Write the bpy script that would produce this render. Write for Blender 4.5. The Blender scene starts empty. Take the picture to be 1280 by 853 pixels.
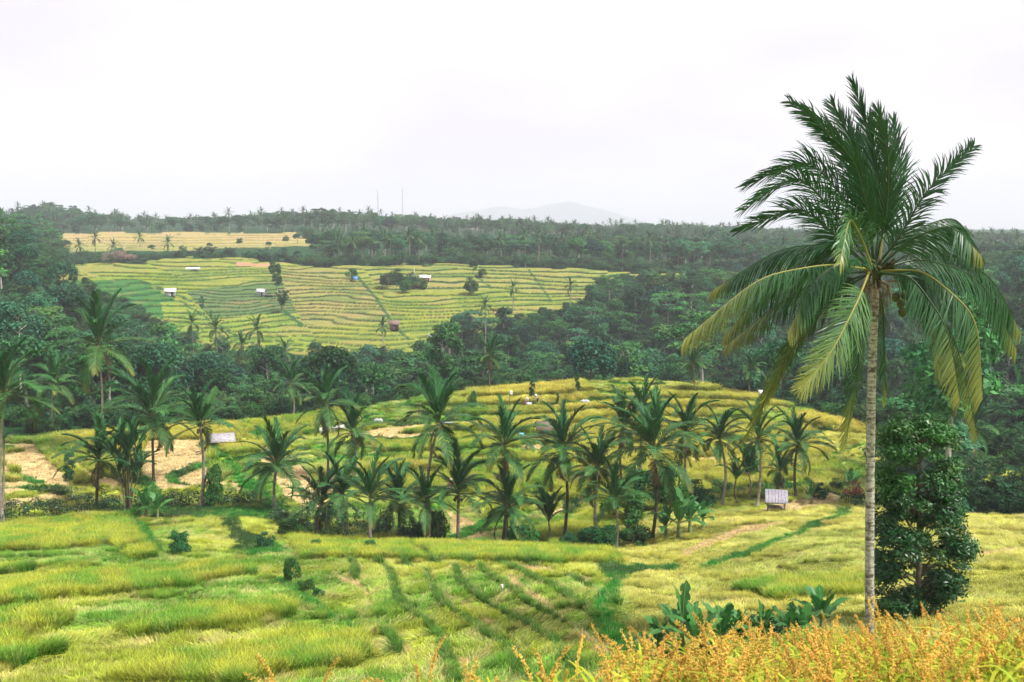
import bpy, math, random
import numpy as np
PI = math.pi
MTN = 9000.0; HAZE = .00025
RNG = np.random.default_rng(7)
random.seed(7)
sc = bpy.context.scene
col = sc.collection
# ------------------------------------------------------------------ camera
F = 1244.0; PITCH = math.atan(141.5 / F)
sp, cp = math.sin(PITCH), math.cos(PITCH)
def at(px, py, Y):
    a = (px - 640) / F; b = -(py - 426.5) / F
    d = np.array([a, cp + b * sp, -sp + b * cp])
    return d * (Y / d[1])
def proj(x, y, z):
    f = y * cp - z * sp
    f = np.where(f < 0.05, 0.05, f)
    u = y * sp + z * cp
    return 640 + F * x / f, 426.5 - F * u / f
# ------------------------------------------------------------------ noise
_T = np.random.default_rng(3).random((256, 256))
def vnoise(x, y):
    xi = np.floor(x).astype(np.int64); yi = np.floor(y).astype(np.int64)
    fx = x - xi; fy = y - yi
    fx = fx * fx * (3 - 2 * fx); fy = fy * fy * (3 - 2 * fy)
    a = _T[xi & 255, yi & 255]; b = _T[(xi + 1) & 255, yi & 255]
    c = _T[xi & 255, (yi + 1) & 255]; d = _T[(xi + 1) & 255, (yi + 1) & 255]
    return (a * (1 - fx) + b * fx) * (1 - fy) + (c * (1 - fx) + d * fx) * fy
def fbm(x, y, o=4):
    s = 0; a = 0.5; t = 0
    for i in range(o):
        s = s + a * vnoise(x + 17.3 * i, y - 9.1 * i); t += a
        x, y = (x * 1.62 - y * 1.18), (x * 1.18 + y * 1.62); a *= 0.5
    return s / t
def smooth(e0, e1, x):
    t = np.clip((x - e0) / (e1 - e0), 0, 1); return t * t * (3 - 2 * t)
# ------------------------------------------------------------------ terrain
ctrl = []
def CP(*rows):
    for px, py, Y in rows: ctrl.append(at(px, py, Y))
def CX(*rows):
    for p in rows: ctrl.append(np.array(p, float))
# hillside terrace the camera stands on
CX((0, .6, -2.9), (-1.5, 1, -3.05), (2, 1, -2.75), (0, 3, -2.95), (2, 3, -2.8), (-2, 3, -3.2), (4, 3, -2.7),
   (0, 4.6, -2.98), (2.1, 4.6, -2.78), (3.4, 5, -2.8), (-1.3, 4.4, -3.1), (-2.6, 4.2, -3.5), (-5, 3, -3.8), (7, 4, -2.7), (6, 6.3, -3.0),
   (0, 5.6, -3.3), (-3, 5.5, -4.2), (3, 6.2, -3.2), (9, 9, -4.6),
   (0, 8, -5.2), (-3.5, 8, -5.6), (3.5, 8.2, -4.7), (0, 15, -8.9), (-8, 15, -9.2), (7, 15, -8.6),
   (0, 22, -12), (-12, 22, -12.4), (11, 22, -11.0), (0, -6, -2.6), (5, -4, -2.4), (-6, -4, -3.2), (0, -30, -1), (30, -20, -2), (-30, -20, -4),
   (0, -150, 6), (150, -60, 2), (-150, -60, -4), (0, -900, 30), (900, -300, 10), (-900, -300, 10), (0, -3500, 20),
   (-3500, 0, 0), (3500, 0, 0), (-3000, 3000, 2), (3000, 3000, -12), (0, 4200, -6), (1200, 4100, -8), (-1200, 4100, -4), (0, 6500, -6), (-2500, 6000, -6), (2500, 6000, -10), (0, 10500, -6), (-5000, 9000, -6), (5000, 9000, -10),
   (-60, 40, -17), (-30, 20, -12), (40, 20, -10), (60, 45, -17), (-140, 90, -24), (110, 80, -20),
   (-250, 180, -20), (230, 160, -34), (-420, 350, 2), (420, 380, -22), (-700, 700, 8), (700, 800, -10))
# near field
CP((0, 853, 32), (320, 853, 31), (640, 850, 30), (900, 830, 28), (1088, 802, 33), (1280, 775, 34), (1150, 775, 36),
   (0, 790, 39), (320, 785, 40), (640, 785, 39), (820, 790, 37), (980, 770, 41), (1250, 735, 45), (1130, 745, 45),
   (0, 730, 52), (320, 735, 50), (640, 735, 49), (760, 740, 48), (900, 730, 52), (1060, 700, 58), (1280, 700, 56),
   (0, 690, 65), (320, 690, 64), (640, 700, 61), (760, 705, 61), (870, 695, 66), (1000, 665, 76), (1200, 665, 68),
   (0, 655, 82), (180, 650, 82), (320, 655, 79), (480, 685, 72), (640, 686, 74), (760, 692, 71), (850, 670, 78), (968, 640, 90), (1080, 640, 88), (1200, 645, 78), (1280, 648, 76))
# middle plateau
CP((0, 637, 86), (180, 640, 85), (320, 643, 84), (450, 678, 77), (600, 681, 79), (700, 680, 80), (780, 690, 77),
   (0, 610, 97), (150, 610, 97), (300, 612, 97), (420, 640, 92), (600, 650, 92), (700, 650, 92), (800, 640, 93), (900, 636, 95), (1000, 622, 99),
   (0, 575, 111), (150, 570, 112), (300, 575, 111), (450, 600, 107), (600, 605, 106), (750, 605, 107), (900, 605, 108), (1040, 600, 108),
   (0, 552, 124), (110, 549, 126), (230, 545, 127), (330, 540, 128), (450, 560, 122), (600, 565, 121), (750, 565, 122), (900, 570, 121), (1050, 570, 120),
   (400, 527, 138), (520, 525, 138), (640, 520, 140), (760, 520, 140), (880, 525, 138), (980, 535, 134), (1080, 543, 130),
   (520, 500, 150), (600, 492, 153), (700, 484, 157), (780, 478, 160), (850, 483, 158), (920, 494, 155), (980, 510, 148), (1060, 532, 138))
# behind the crest, valley
for px in (520, 640, 760, 880): ctrl.append(at(px, 497, 176) + np.array([0, 0, -4.0]))
CX(*[tuple(at(px, 285, Y)[:2]) + (z,) for px, Y, z in (
   (0, 150, -27), (100, 150, -29.5), (230, 160, -32), (350, 170, -34), (0, 200, -28), (100, 200, -33), (250, 200, -41), (400, 200, -43),
   (0, 250, -19), (100, 250, -26), (250, 250, -45), (400, 250, -48), (550, 200, -42), (550, 250, -48), (700, 205, -43), (700, 260, -43),
   (850, 205, -43), (850, 260, -41), (1000, 200, -44), (1000, 260, -41), (1150, 160, -40), (1150, 250, -38), (1280, 150, -36), (1280, 220, -35),
   (1180, 110, -33), (1280, 105, -31), (0, 300, -9), (60, 300, -13), (120, 300, -24), (250, 290, -42), (450, 292, -45), (560, 292, -44),
   (700, 320, -37), (850, 320, -35), (1000, 320, -34), (1150, 330, -28), (1280, 300, -24), (1280, 400, -14), (1150, 420, -19), (560, 330, -38))])
CP((0, 318, 360), (50, 320, 350), (120, 372, 330), (200, 402, 318), (300, 425, 308), (420, 436, 308), (500, 432, 314),
   (120, 350, 372), (220, 375, 350), (320, 395, 340), (420, 405, 335), (520, 405, 338), (600, 400, 345), (700, 385, 362),
   (120, 335, 405), (220, 345, 400), (320, 355, 395), (420, 365, 385), (520, 368, 382), (620, 360, 395), (720, 362, 395), (850, 368, 385), (1000, 372, 385),
   (90, 333, 425), (200, 328, 440), (320, 332, 440), (450, 335, 440), (560, 333, 445), (680, 337, 445), (800, 343, 440), (960, 348, 435),
   (90, 320, 480), (220, 320, 480), (400, 328, 480), (600, 328, 490), (800, 333, 490), (1000, 335, 500),
   (90, 313, 530), (220, 312, 530), (380, 314, 530), (90, 303, 590), (220, 302, 590), (370, 302, 590), (90, 294, 650), (220, 294, 650), (370, 294, 650),
   (0, 292, 700), (90, 280, 820), (60, 272, 900), (220, 284, 820), (400, 280, 850), (500, 285, 850), (640, 300, 700), (640, 290, 880), (800, 308, 700),
   (800, 296, 900), (1000, 312, 700), (1000, 300, 900), (1250, 315, 650), (1250, 302, 1000), (0, 285, 1100), (300, 285, 1100), (640, 289, 1200), (1000, 294, 1300),
   (300, 286, 2000), (640, 288, 2000), (1000, 288, 2000), (1280, 288, 2000))
ctrl = np.array(ctrl)
def qq(x, y):
    r = np.hypot(x, y) + 0.3; th = np.arctan2(x, y)
    return np.stack([np.sin(th) * 1.0, np.cos(th) * 1.0, np.log(r)], -1)
Q = qq(ctrl[:, 0], ctrl[:, 1]); EPS = 0.045
_D = np.sqrt(((Q[:, None] - Q[None]) ** 2).sum(-1) + EPS ** 2)
_P = np.concatenate([np.ones((len(Q), 1)), Q], 1)
_A = np.block([[_D - np.eye(len(Q)) * -0.0, _P], [_P.T, np.zeros((4, 4))]])
_A[:len(Q), :len(Q)] -= np.eye(len(Q)) * 0.004
_W = np.linalg.lstsq(_A, np.concatenate([ctrl[:, 2], np.zeros(4)]), rcond=None)[0]
def H0(x, y):
    x = np.atleast_1d(np.asarray(x, float)); y = np.atleast_1d(np.asarray(y, float))
    out = np.empty(len(x))
    for i in range(0, len(x), 60000):
        q = qq(x[i:i + 60000], y[i:i + 60000])
        d2 = (q ** 2).sum(1)[:, None] + (Q ** 2).sum(1)[None] - 2 * q @ Q.T
        out[i:i + 60000] = np.sqrt(np.maximum(d2, 0) + EPS ** 2) @ _W[:-4] + _W[-4] + q @ _W[-3:]
    return out
def inpoly(px, py, poly):
    c = np.zeros(px.shape, bool); n = len(poly); j = n - 1
    for i in range(n):
        xi, yi = poly[i]; xj, yj = poly[j]
        if yi != yj:
            c ^= ((yi > py) != (yj > py)) & (px < (xj - xi) * (py - yi) / (yj - yi) + xi)
        j = i
    return c
def linedist(px, py, pl, asp=1.0):
    d = np.full(px.shape, 1e9)
    for (x0, y0), (x1, y1) in zip(pl[:-1], pl[1:]):
        dx, dy = x1 - x0, (y1 - y0) * asp
        t = np.clip(((px - x0) * dx + (py - y0) * asp * dy) / (dx * dx + dy * dy + 1e-9), 0, 1)
        d = np.minimum(d, np.hypot(px - x0 - t * dx, (py - y0) * asp - t * dy))
    return d
def crestY(px):
    return np.interp(px, [-200, 0, 110, 230, 300, 430, 560, 640, 720, 780, 850, 960, 1060, 1100, 1140, 1180, 1280, 1500],
                     [120, 125, 128, 133, 138, 144, 152, 155, 158, 160, 158, 150, 138, 130, 95, 82, 80, 80])
def S(r, g, b, k=0.52):
    f = lambda c: (c / 255 / 12.92 if c <= 10 else ((c / 255 + 0.055) / 1.055) ** 2.4)
    return np.array([f(r), f(g), f(b)]) * k
FT = [(20, 348), (90, 332), (180, 331), (190, 325), (290, 323), (400, 335), (560, 331), (640, 334), (745, 340), (800, 343), (905, 345),
      (900, 349), (750, 352), (725, 378), (700, 388), (640, 404), (560, 424), (530, 445), (400, 447), (330, 440), (240, 436), (195, 405), (150, 372), (80, 362)]
UF = [(70, 292), (372, 291), (385, 308), (240, 313), (90, 317)]
SMALLF = [(1225, 590), (1285, 588), (1285, 612), (1225, 612)]
def rawmask(x, y, z):
    px, py = proj(x, y, z)
    jx = (fbm(x / 14, y / 14, 3) - .5) * 26; jy = (fbm(x / 10 + 40, y / 10, 3) - .5) * 5
    ft = inpoly(px + jx, py + jy, FT) & (y > 296) & (y < 470)
    uf = inpoly(px + jx, py + jy, UF) & (y > 470) & (y < 680)
    return px, py, ft, uf
def terr(x, y):
    """height plus the fraction within a terrace step (0 riser foot .. 1) and masks"""
    x = np.atleast_1d(np.asarray(x, float)); y = np.atleast_1d(np.asarray(y, float))
    z = H0(x, y); r = np.hypot(x, y)
    z = z + (fbm(x / 45, y / 45) - .5) * 3.0 * smooth(170, 260, r) * (r < 3600) + (fbm(x / 9, y / 9) - .5) * .5 * smooth(25, 40, r)
    px, py, ft, uf = rawmask(x, y, z)
    fr = np.ones(len(x)); ris = np.zeros(len(x))
    # far rice terraces
    pid = np.zeros(len(x))
    for k, poly in enumerate(PLOTS): pid = np.where(inpoly(px, py, poly[0]), k + 1.0, pid)
    st = np.array([1.1, 1.2, 1.3, .75, 1.15, 1.0, 1.3, 1.0])[pid.astype(int)]
    h = z + .010 * x + (fbm(x / 34, y / 34, 3) - .5) * 3.4 + pid * .37
    t = h / st; k = np.floor(t); f = t - k; w = .13
    zt = z - h + st * (k + np.clip(f / w, 0, 1) * .93 + f * .07)
    z = np.where(ft, zt, z); fr = np.where(ft, np.clip(f / w, 0, 1), fr); ris = np.where(ft & (f < w), 1., ris)
    h = z + (fbm(x / 40, y / 40, 2) - .5) * 1.0; t = h / 1.3; k = np.floor(t); f = t - k
    zt = z - h + 1.3 * (k + np.clip(f / .14, 0, 1) * .95 + f * .05)
    z = np.where(uf, zt, z); fr = np.where(uf, np.clip(f / .14, 0, 1), fr); ris = np.where(uf & (f < .14), 1., ris)
    # middle plateau terraces
    w_ = x + .24 * y; fan = smooth(28, 31, y) * (1 - smooth(54, 58, y)) * smooth(3.5, 4.5, w_) * (1 - smooth(15.5, 16.5, w_)) * (px < 775)
    bf = np.mod((w_ + (fbm(x / 5, y / 9, 2) - .5) * 1.8) / 1.9, 1.0); z = z + fan * (.34 * bf - .34 * smooth(.90, 1.0, bf)) * 1.0
    mid = (y > 90) & (y < crestY(px)) & (np.abs(x) < 130)
    wgt = smooth(90, 97, y) * mid
    h = z + (fbm(x / 26, y / 26, 2) - .5) * 2.6 + y * .030; st = .78; t = h / st; k = np.floor(t); f = t - k; w = .12
    zt = z - h + st * (k + np.clip(f / w, 0, 1) * .8 + f * .2)
    z = np.where(mid, z * (1 - wgt) + zt * wgt, z)
    fr = np.where(mid & (wgt > .5), np.clip(f / w, 0, 1), fr); ris = np.where(mid & (wgt > .5) & (f < w), 1., ris)
    return z, fr, ris, px, py, ft, uf, pid
# far plots: polygon, tread colour, riser colour
PLOTS = [
 ([(60, 333), (185, 331), (262, 366), (275, 374), (215, 374), (178, 353), (60, 351)], S(172, 192, 70), S(96, 136, 58)),
 ([(60, 352), (176, 353), (216, 375), (262, 392), (215, 402), (60, 380)], S(80, 150, 72), S(60, 125, 62)),
 ([(232, 366), (352, 352), (372, 393), (300, 397), (262, 398)], S(120, 150, 90), S(44, 84, 54)),
 ([(262, 399), (372, 394), (405, 440), (240, 440), (205, 400), (200, 378), (240, 378)], S(170, 194, 78), S(96, 140, 62)),
 ([(360, 335), (446, 345), (492, 405), (380, 410), (372, 392), (352, 352)], S(190, 185, 105), S(80, 112, 64)),
 ([(450, 333), (760, 333), (760, 372), (540, 366), (480, 370)], S(186, 190, 92), S(76, 120, 68)),
 ([(478, 370), (640, 362), (640, 412), (500, 420), (490, 400)], S(176, 190, 74), S(78, 122, 60)),
]
def ground(x, y): return float(terr(np.array([x]), np.array([y]))[0][0])
_hy = np.concatenate([np.arange(2, 60, .25), np.arange(60, 200, .5), np.arange(200, 1300, 1.5)])
def hit(px, py, y0=20, y1=1300):
    ys = _hy[(_hy >= y0) & (_hy <= y1)]
    d = at(px, py, 1.0)
    zz = terr(d[0] * ys, ys)[0]; diff = zz - d[2] * ys
    i = np.argmax(diff > 0)
    if not (diff > 0).any(): i = len(ys) - 1
    Y = ys[i]
    return np.array([d[0] * Y, Y, zz[i]])
# near-field zoning in image-projected outlines of the real plots
STAND = [[(0, 662), (60, 652), (165, 646), (172, 668), (120, 686), (60, 690), (0, 690)],
 [(0, 738), (100, 722), (220, 712), (312, 710), (318, 720), (210, 740), (75, 754), (0, 762)],
 [(160, 786), (230, 770), (360, 758), (370, 768), (300, 788), (165, 800)],
 [(360, 676), (480, 684), (640, 688), (765, 694), (775, 708), (560, 705), (380, 700)],
 [(330, 806), (440, 800), (462, 818), (440, 840), (330, 836)], [(120, 860), (200, 832), (330, 818), (420, 836), (300, 862)],
 [(0, 796), (20, 800), (30, 815), (0, 818)], [(0, 772), (50, 768), (90, 778), (60, 794), (0, 794)],
 [(128, 672), (172, 664), (182, 684), (150, 688)], [(156, 693), (187, 686), (195, 698), (166, 702)],
 [(595, 708), (612, 706), (700, 752), (765, 800), (745, 800), (690, 765), (640, 735)],
 [(655, 668), (700, 660), (760, 640), (800, 650), (700, 690)],
 [(285, 520), (430, 512), (430, 545), (300, 545)], [(470, 545), (700, 540), (720, 600), (640, 640), (560, 600), (480, 570)]]
STRAW = [[(0, 556), (45, 556), (52, 566), (0, 568)], [(0, 570), (50, 566), (62, 580), (92, 604), (84, 612), (30, 612), (22, 592), (0, 586)], [(0, 590), (14, 590), (16, 600), (0, 602)],
 [(0, 606), (28, 606), (38, 615), (0, 620)], [(0, 627), (84, 616), (88, 622), (20, 634), (0, 636)],
 [(70, 563), (84, 563), (110, 590), (152, 606), (148, 614), (118, 606), (90, 585)],
 [(180, 555), (255, 550), (262, 590), (290, 615), (190, 615), (175, 590)], [(290, 600), (300, 612), (290, 622)],
 [(330, 560), (375, 575), (410, 640), (385, 640), (350, 620)], [(395, 590), (420, 600), (410, 640), (400, 620)],
 [(440, 545), (545, 526), (600, 527), (600, 536), (545, 538), (450, 555)], [(320, 575), (335, 560), (372, 600), (400, 636), (380, 636)],
 [(610, 556), (640, 556), (640, 562), (610, 562)], [(560, 640), (600, 655), (620, 672), (560, 680)],
 [(940, 640), (1050, 620), (1052, 630), (1000, 640)], [(850, 690), (920, 660), (1000, 650), (900, 680), (840, 706)],
 [(480, 548), (560, 545), (560, 552), (480, 556)], [(590, 575), (640, 572), (640, 580), (590, 584)], [(860, 575), (900, 572), (905, 580), (865, 583)], [(650, 560), (690, 558), (690, 567), (650, 569)], [(700, 600), (740, 596), (735, 607), (700, 611)], [(820, 600), (850, 598), (850, 606), (820, 608)], [(920, 560), (960, 556), (960, 563), (920, 567)],
 [(640, 706), (735, 722), (745, 735), (650, 716)], [(1210, 692), (1280, 684), (1280, 690), (1220, 698)]]
STRAWL = [([(640, 728), (700, 775), (760, 830)], 6), ([(520, 718), (600, 775), (700, 850)], 3), ([(420, 720), (460, 745)], 5), ([(745, 745), (760, 790), (800, 815)], 5), ([(690, 645), (735, 625)], 3)]
BUND = [([(262, 558), (282, 585), (318, 618), (350, 640)], 11), ([(120, 556), (160, 590), (190, 618)], 9), ([(20, 612), (90, 616)], 4), ([(20, 600), (50, 606)], 5),
 ([(284, 648), (300, 672), (350, 690)], 8), ([(165, 650), (178, 668), (192, 684)], 9), ([(764, 712), (773, 730), (758, 750), (750, 770), (758, 792), (785, 815)], 12), ([(764, 712), (785, 716), (800, 714)], 6), ([(800, 715), (845, 712)], 5),
 ([(878, 711), (940, 692), (1000, 668), (1060, 640)], 4.5), ([(350, 728), (400, 765), (440, 792)], 5), ([(300, 690), (345, 692)], 6), ([(150, 640), (330, 643)], 8), ([(560, 678), (620, 650), (640, 640)], 8),
 ([(710, 640), (745, 618)], 7), ([(430, 536), (600, 526), (720, 516)], 2.5), ([(640, 512), (800, 500)], 2), ([(520, 690), (540, 700)], 6), ([(860, 640), (960, 612), (1060, 616)], 5)]
C_RICE = S(192, 204, 70, .58); C_GREEN = S(126, 182, 58, .56); C_STRAW = S(230, 204, 146, .60); C_BUND = S(78, 165, 56, .55); C_GOLD = S(222, 214, 96, .62)
C_FOREST = S(40, 84, 42); C_DARK = S(70, 112, 52)
def zone(x, y, z, fr, ris, px, py, ft, uf, pid):
    n1 = fbm(x / 7, y / 7, 4); n2 = fbm(x / 1.3 + 50, y / 1.3, 3); n3 = fbm(x / 22 + 9, y / 22, 3)
    sx = px + (n2 - .5) * 14; sy = py + (n1 - .5) * 5 + (n2 - .5) * 5
    m = lambda a, b, t: a * (1 - t[:, None]) + b * t[:, None]
    N = len(x)
    cy = crestY(px)
    field = (y < cy) & (y > -40) & (np.abs(x) < 160)
    c = np.tile(C_FOREST, (N, 1)); kind = np.zeros(N, int)
    base = m(np.tile(C_GREEN, (N, 1)), np.tile(C_RICE, (N, 1)), smooth(.36, .52, n3 * .5 + n1 * .5))
    base = m(base, np.tile(C_STRAW * .92, (N, 1)), smooth(.60, .74, n2) * .5)
    far = smooth(100, 118, y)
    gold = np.clip(smooth(.45, .62, n3) * .6 + inpoly(px, py, [(990, 520), (1100, 530), (1100, 585), (990, 570)]) * .8 + inpoly(px, py, [(540, 470), (980, 470), (980, 520), (540, 512)]) * .45, 0, 1)
    base = m(base, np.tile(C_GOLD, (N, 1)), far * gold)
    rt = (px > 780) & (y < 92) & (y > 30)
    base = m(base, np.tile(S(222, 212, 110, .6), (N, 1)), rt * .55)
    c = np.where(field[:, None], base, c); kind = np.where(field, 1, kind)
    kind = np.where(field & (y > 98) & (n3 > .42), 2, kind)
    st = np.zeros(N, bool)
    for p in STAND: st |= inpoly(sx, sy, p)
    st |= (y < 62) & (y > 28) & (n1 > .70)
    w_ = x + .24 * y; fan = (y > 29) & (y < 57 + 4 * n1) & (w_ > 4) & (w_ < 16) & (px < 775); bf = np.mod((w_ + (fbm(x / 5, y / 9, 2) - .5) * 1.8) / 1.9, 1.0)
    st &= ~fan; st |= fan & (bf > .84 + .2 * (n1 - .5)) & (bf < .96)
    st &= field
    c = np.where(st[:, None], m(np.tile(C_GREEN, (N, 1)), np.tile(C_RICE, (N, 1)), smooth(.3, .6, n2)), c); kind = np.where(st, 2, kind)
    c = np.where((fan & (bf > .80 + .12 * (n1 - .5)) & (bf < .97))[:, None], C_GREEN * .5 + C_DARK * .45, c)
    sw = np.zeros(N, bool)
    for p in STRAW: sw |= inpoly(px + (n2 - .5) * 5, py + (n2 - .5) * 3, p)
    for pl, w in STRAWL: sw |= linedist(sx, sy, pl) < w * (.4 + 1.1 * n1)
    sw |= fan & (bf < .19 + .3 * (n2 - .5))
    sw &= field
    c = np.where(sw[:, None], C_STRAW * (.86 + .28 * n2[:, None]), c); kind = np.where(sw, 3, kind)
    bd = np.zeros(N, bool)
    for pl, w in BUND: bd |= linedist(px + (n2 - .5) * 12 + (n1 - .5) * 10, py + (n2 - .5) * 5, pl, 1.3) < w * (.25 + 1.35 * n1)
    bd &= field & (y > 30)
    bd |= (ris > .5) & field & (y > 92)
    bd &= ~((y > 92) & (ris > .5) & (fr > .62) & ~sw)
    c = np.where(bd[:, None], m(np.tile(C_BUND, (N, 1)), np.tile(C_DARK, (N, 1)), smooth(.4, .7, n1)), c); kind = np.where(bd, 4, kind)
    # shrubby bank below the left straw fields, dark undergrowth
    # far terraces
    tr = np.tile(S(184, 192, 84), (N, 1)); rc = np.tile(S(96, 138, 70), (N, 1))
    for k, (pl, a, b) in enumerate(PLOTS):
        tr = np.where((pid == k + 1)[:, None], a, tr); rc = np.where((pid == k + 1)[:, None], b, rc)
    stx = fbm(x / 14, z * 1.7 + y / 60, 3)
    tr = m(tr, np.tile(S(205, 175, 120), (N, 1)), smooth(.58, .70, stx) * .45)
    tr = m(tr, np.tile(S(110, 150, 72), (N, 1)), smooth(.5, .3, stx) * .6)
    fc = np.where(((ris > .5) & (fr < .55))[:, None], rc * (.48 + .4 * n2[:, None]), tr * (.85 + .3 * n2[:, None]))
    for pl, w in (([(440, 340), (470, 374), (492, 408), (510, 425)], 1.6), ([(225, 378), (262, 402), (300, 425)], 1.3), ([(352, 388), (376, 408)], 2.4), ([(592, 345), (614, 362)], 1.0), ([(176, 353), (240, 378)], 1.2), ([(660, 338), (690, 380)], 1.1)):
        fc = np.where((linedist(px, py, pl) < w)[:, None], S(70, 118, 66), fc)
    c = np.where(ft[:, None], fc * .76, c); kind = np.where(ft, 5, kind)
    u = np.where(((ris > .5) & (fr < .35))[:, None], S(140, 140, 90), m(np.tile(S(196, 180, 108), (N, 1)), np.tile(S(200, 176, 122), (N, 1)), smooth(.42, .6, stx)))
    u = m(u, np.tile(S(150, 165, 90), (N, 1)), smooth(300, 318, py) * .7)
    c = np.where(uf[:, None], u, c); kind = np.where(uf, 5, kind)
    s = inpoly(px, py, SMALLF) & (y > 100) & (y < 180)
    s2 = inpoly(px, py, [(296, 330), (338, 330), (338, 334), (296, 334)]) & (y > 380) & (y < 520)
    c = np.where(s2[:, None], S(205, 160, 125), c)
    kind = np.where(s2, 5, kind)
    c = np.where(s[:, None], C_RICE * .7, c); kind = np.where(s, 5, kind)
    c = c * (.92 + .16 * fbm(x * .9, y * .9, 2)[:, None])
    return c, kind
# ------------------------------------------------------------------ mesh + material helpers
def mesh(name, V, Fq, mat=None, colr=None, smoothf=False, mats=None, midx=None):
    me = bpy.data.meshes.new(name)
    V = np.ascontiguousarray(V, dtype=np.float32)
    if isinstance(Fq, np.ndarray): Fs = [Fq]
    else: Fs = [f for f in Fq if len(f)]
    me.vertices.add(len(V)); me.vertices.foreach_set('co', V.ravel())
    tot = np.concatenate([np.full(len(f), f.shape[1]) for f in Fs]); idx = np.concatenate([f.ravel() for f in Fs])
    me.loops.add(len(idx)); me.loops.foreach_set('vertex_index', idx.astype(np.int32))
    me.polygons.add(len(tot))
    me.polygons.foreach_set('loop_start', np.concatenate([[0], np.cumsum(tot)[:-1]]).astype(np.int32))
    if smoothf: me.polygons.foreach_set('use_smooth', np.ones(len(tot), bool))
    if colr is not None:
        a = me.attributes.new('Col', 'FLOAT_COLOR', 'POINT')
        cc = np.ones((len(V), 4), np.float32); cc[:, :3] = colr; a.data.foreach_set('color', cc.ravel())
    for mm in (mats or ([mat] if mat else [])): me.materials.append(mm)
    if midx is not None: me.polygons.foreach_set('material_index', midx.astype(np.int32))
    me.update(calc_edges=True); me.validate()
    return me
def put(name, me, parent=None, loc=None, rot=None, scale=None):
    o = bpy.data.objects.new(name, me); col.objects.link(o)
    if parent: o.parent = parent
    if loc is not None: o.location = tuple(float(v) for v in loc)
    if rot is not None: o.rotation_euler = tuple(float(v) for v in rot)
    if scale is not None: o.scale = (scale,) * 3 if np.isscalar(scale) else tuple(scale)
    return o
def tag(o, label=None, cat=None, group=None, kind=None):
    if label: o['label'] = label
    if cat: o['category'] = cat
    if group: o['group'] = group
    if kind: o['kind'] = kind
    return o
def empty(name, loc, rz=0): return put(name, None, loc=loc, rot=(0, 0, rz))
class G:
    """geometry collector: vertices, quads, triangles, colours"""
    def __init__(s): s.V = []; s.Q = []; s.T = []; s.C = []; s.n = 0
    def add(s, V, Fc, c=(1, 1, 1)):
        V = np.asarray(V, float).reshape(-1, 3); Fc = np.asarray(Fc, int)
        (s.Q if Fc.shape[1] == 4 else s.T).append(Fc + s.n)
        s.V.append(V); c = np.asarray(c, float); s.C.append(np.broadcast_to(c, V.shape) if c.ndim == 1 else c); s.n += len(V)
    def me(s, name, mat, smoothf=False):
        fs = [np.concatenate(x) for x in (s.Q, s.T) if x]
        return mesh(name, np.concatenate(s.V), fs, mat, np.concatenate(s.C), smoothf)
    def tube(s, P, R, n=8, c=(1, 1, 1), cap=True):
        P = np.asarray(P, float); R = np.broadcast_to(np.asarray(R, float), (len(P),))
        T = np.gradient(P, axis=0); T /= np.linalg.norm(T, axis=1)[:, None] + 1e-9
        ref = np.array([0.31, .95, .05]); ref = ref if abs(T[0] @ ref) < .9 else np.array([1., 0, 0])
        A = np.cross(T, ref); A /= np.linalg.norm(A, axis=1)[:, None] + 1e-9; B = np.cross(T, A)
        th = np.arange(n) / n * 2 * PI
        V = P[:, None] + R[:, None, None] * (np.cos(th)[None, :, None] * A[:, None] + np.sin(th)[None, :, None] * B[:, None])
        k = np.arange(len(P) - 1)[:, None] * n; j = np.arange(n)[None]; j2 = (j + 1) % n
        Fc = np.stack([k + j, k + j2, k + n + j2, k + n + j], -1).reshape(-1, 4)
        cc = np.asarray(c, float)
        if cc.ndim == 2: cc = np.repeat(cc, n, 0)
        s.add(V.reshape(-1, 3), Fc, cc)
        if cap:
            for e, q in ((0, P[0]), (len(P) - 1, P[-1])):
                ring = V[e]; VV = np.concatenate([ring, q[None]]); Ft = np.stack([np.arange(n), (np.arange(n) + 1) % n, np.full(n, n)], -1)
                s.add(VV, Ft if e else Ft[:, ::-1], cc[0] if cc.ndim == 2 else cc)
    def box(s, x0, x1, y0, y1, z0, z1, c=(1, 1, 1)):
        V = [(x, y, z) for z in (z0, z1) for y in (y0, y1) for x in (x0, x1)]
        s.add(V, [(0, 2, 3, 1), (4, 5, 7, 6), (0, 1, 5, 4), (2, 6, 7, 3), (0, 4, 6, 2), (1, 3, 7, 5)], c)
    def bar(s, a, b, r, c=(1, 1, 1), n=6): s.tube([a, b], [r, r], n, c)
    def slab(s, pts, th, c=(1, 1, 1)):
        P = np.asarray(pts, float); nrm = np.cross(P[1] - P[0], P[2] - P[0]); nrm /= np.linalg.norm(nrm)
        V = np.concatenate([P, P - nrm * th]); m = len(P)
        s.add(V, [(0, 1, 2, 3), (7, 6, 5, 4)] + [(i, i + m, (i + 1) % m + m, (i + 1) % m) for i in range(4)], c)
def newmat(name):
    m = bpy.data.materials.new(name); m.use_nodes = True; nt = m.node_tree; nt.nodes.clear()
    out = nt.nodes.new('ShaderNodeOutputMaterial'); return m, nt, out
def N(nt, t, **kw):
    n = nt.nodes.new(t)
    for k, v in kw.items():
        if k.startswith('i_'): n.inputs[k[2:].replace('_', ' ')].default_value = v
        else: setattr(n, k, v)
    return n
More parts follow.
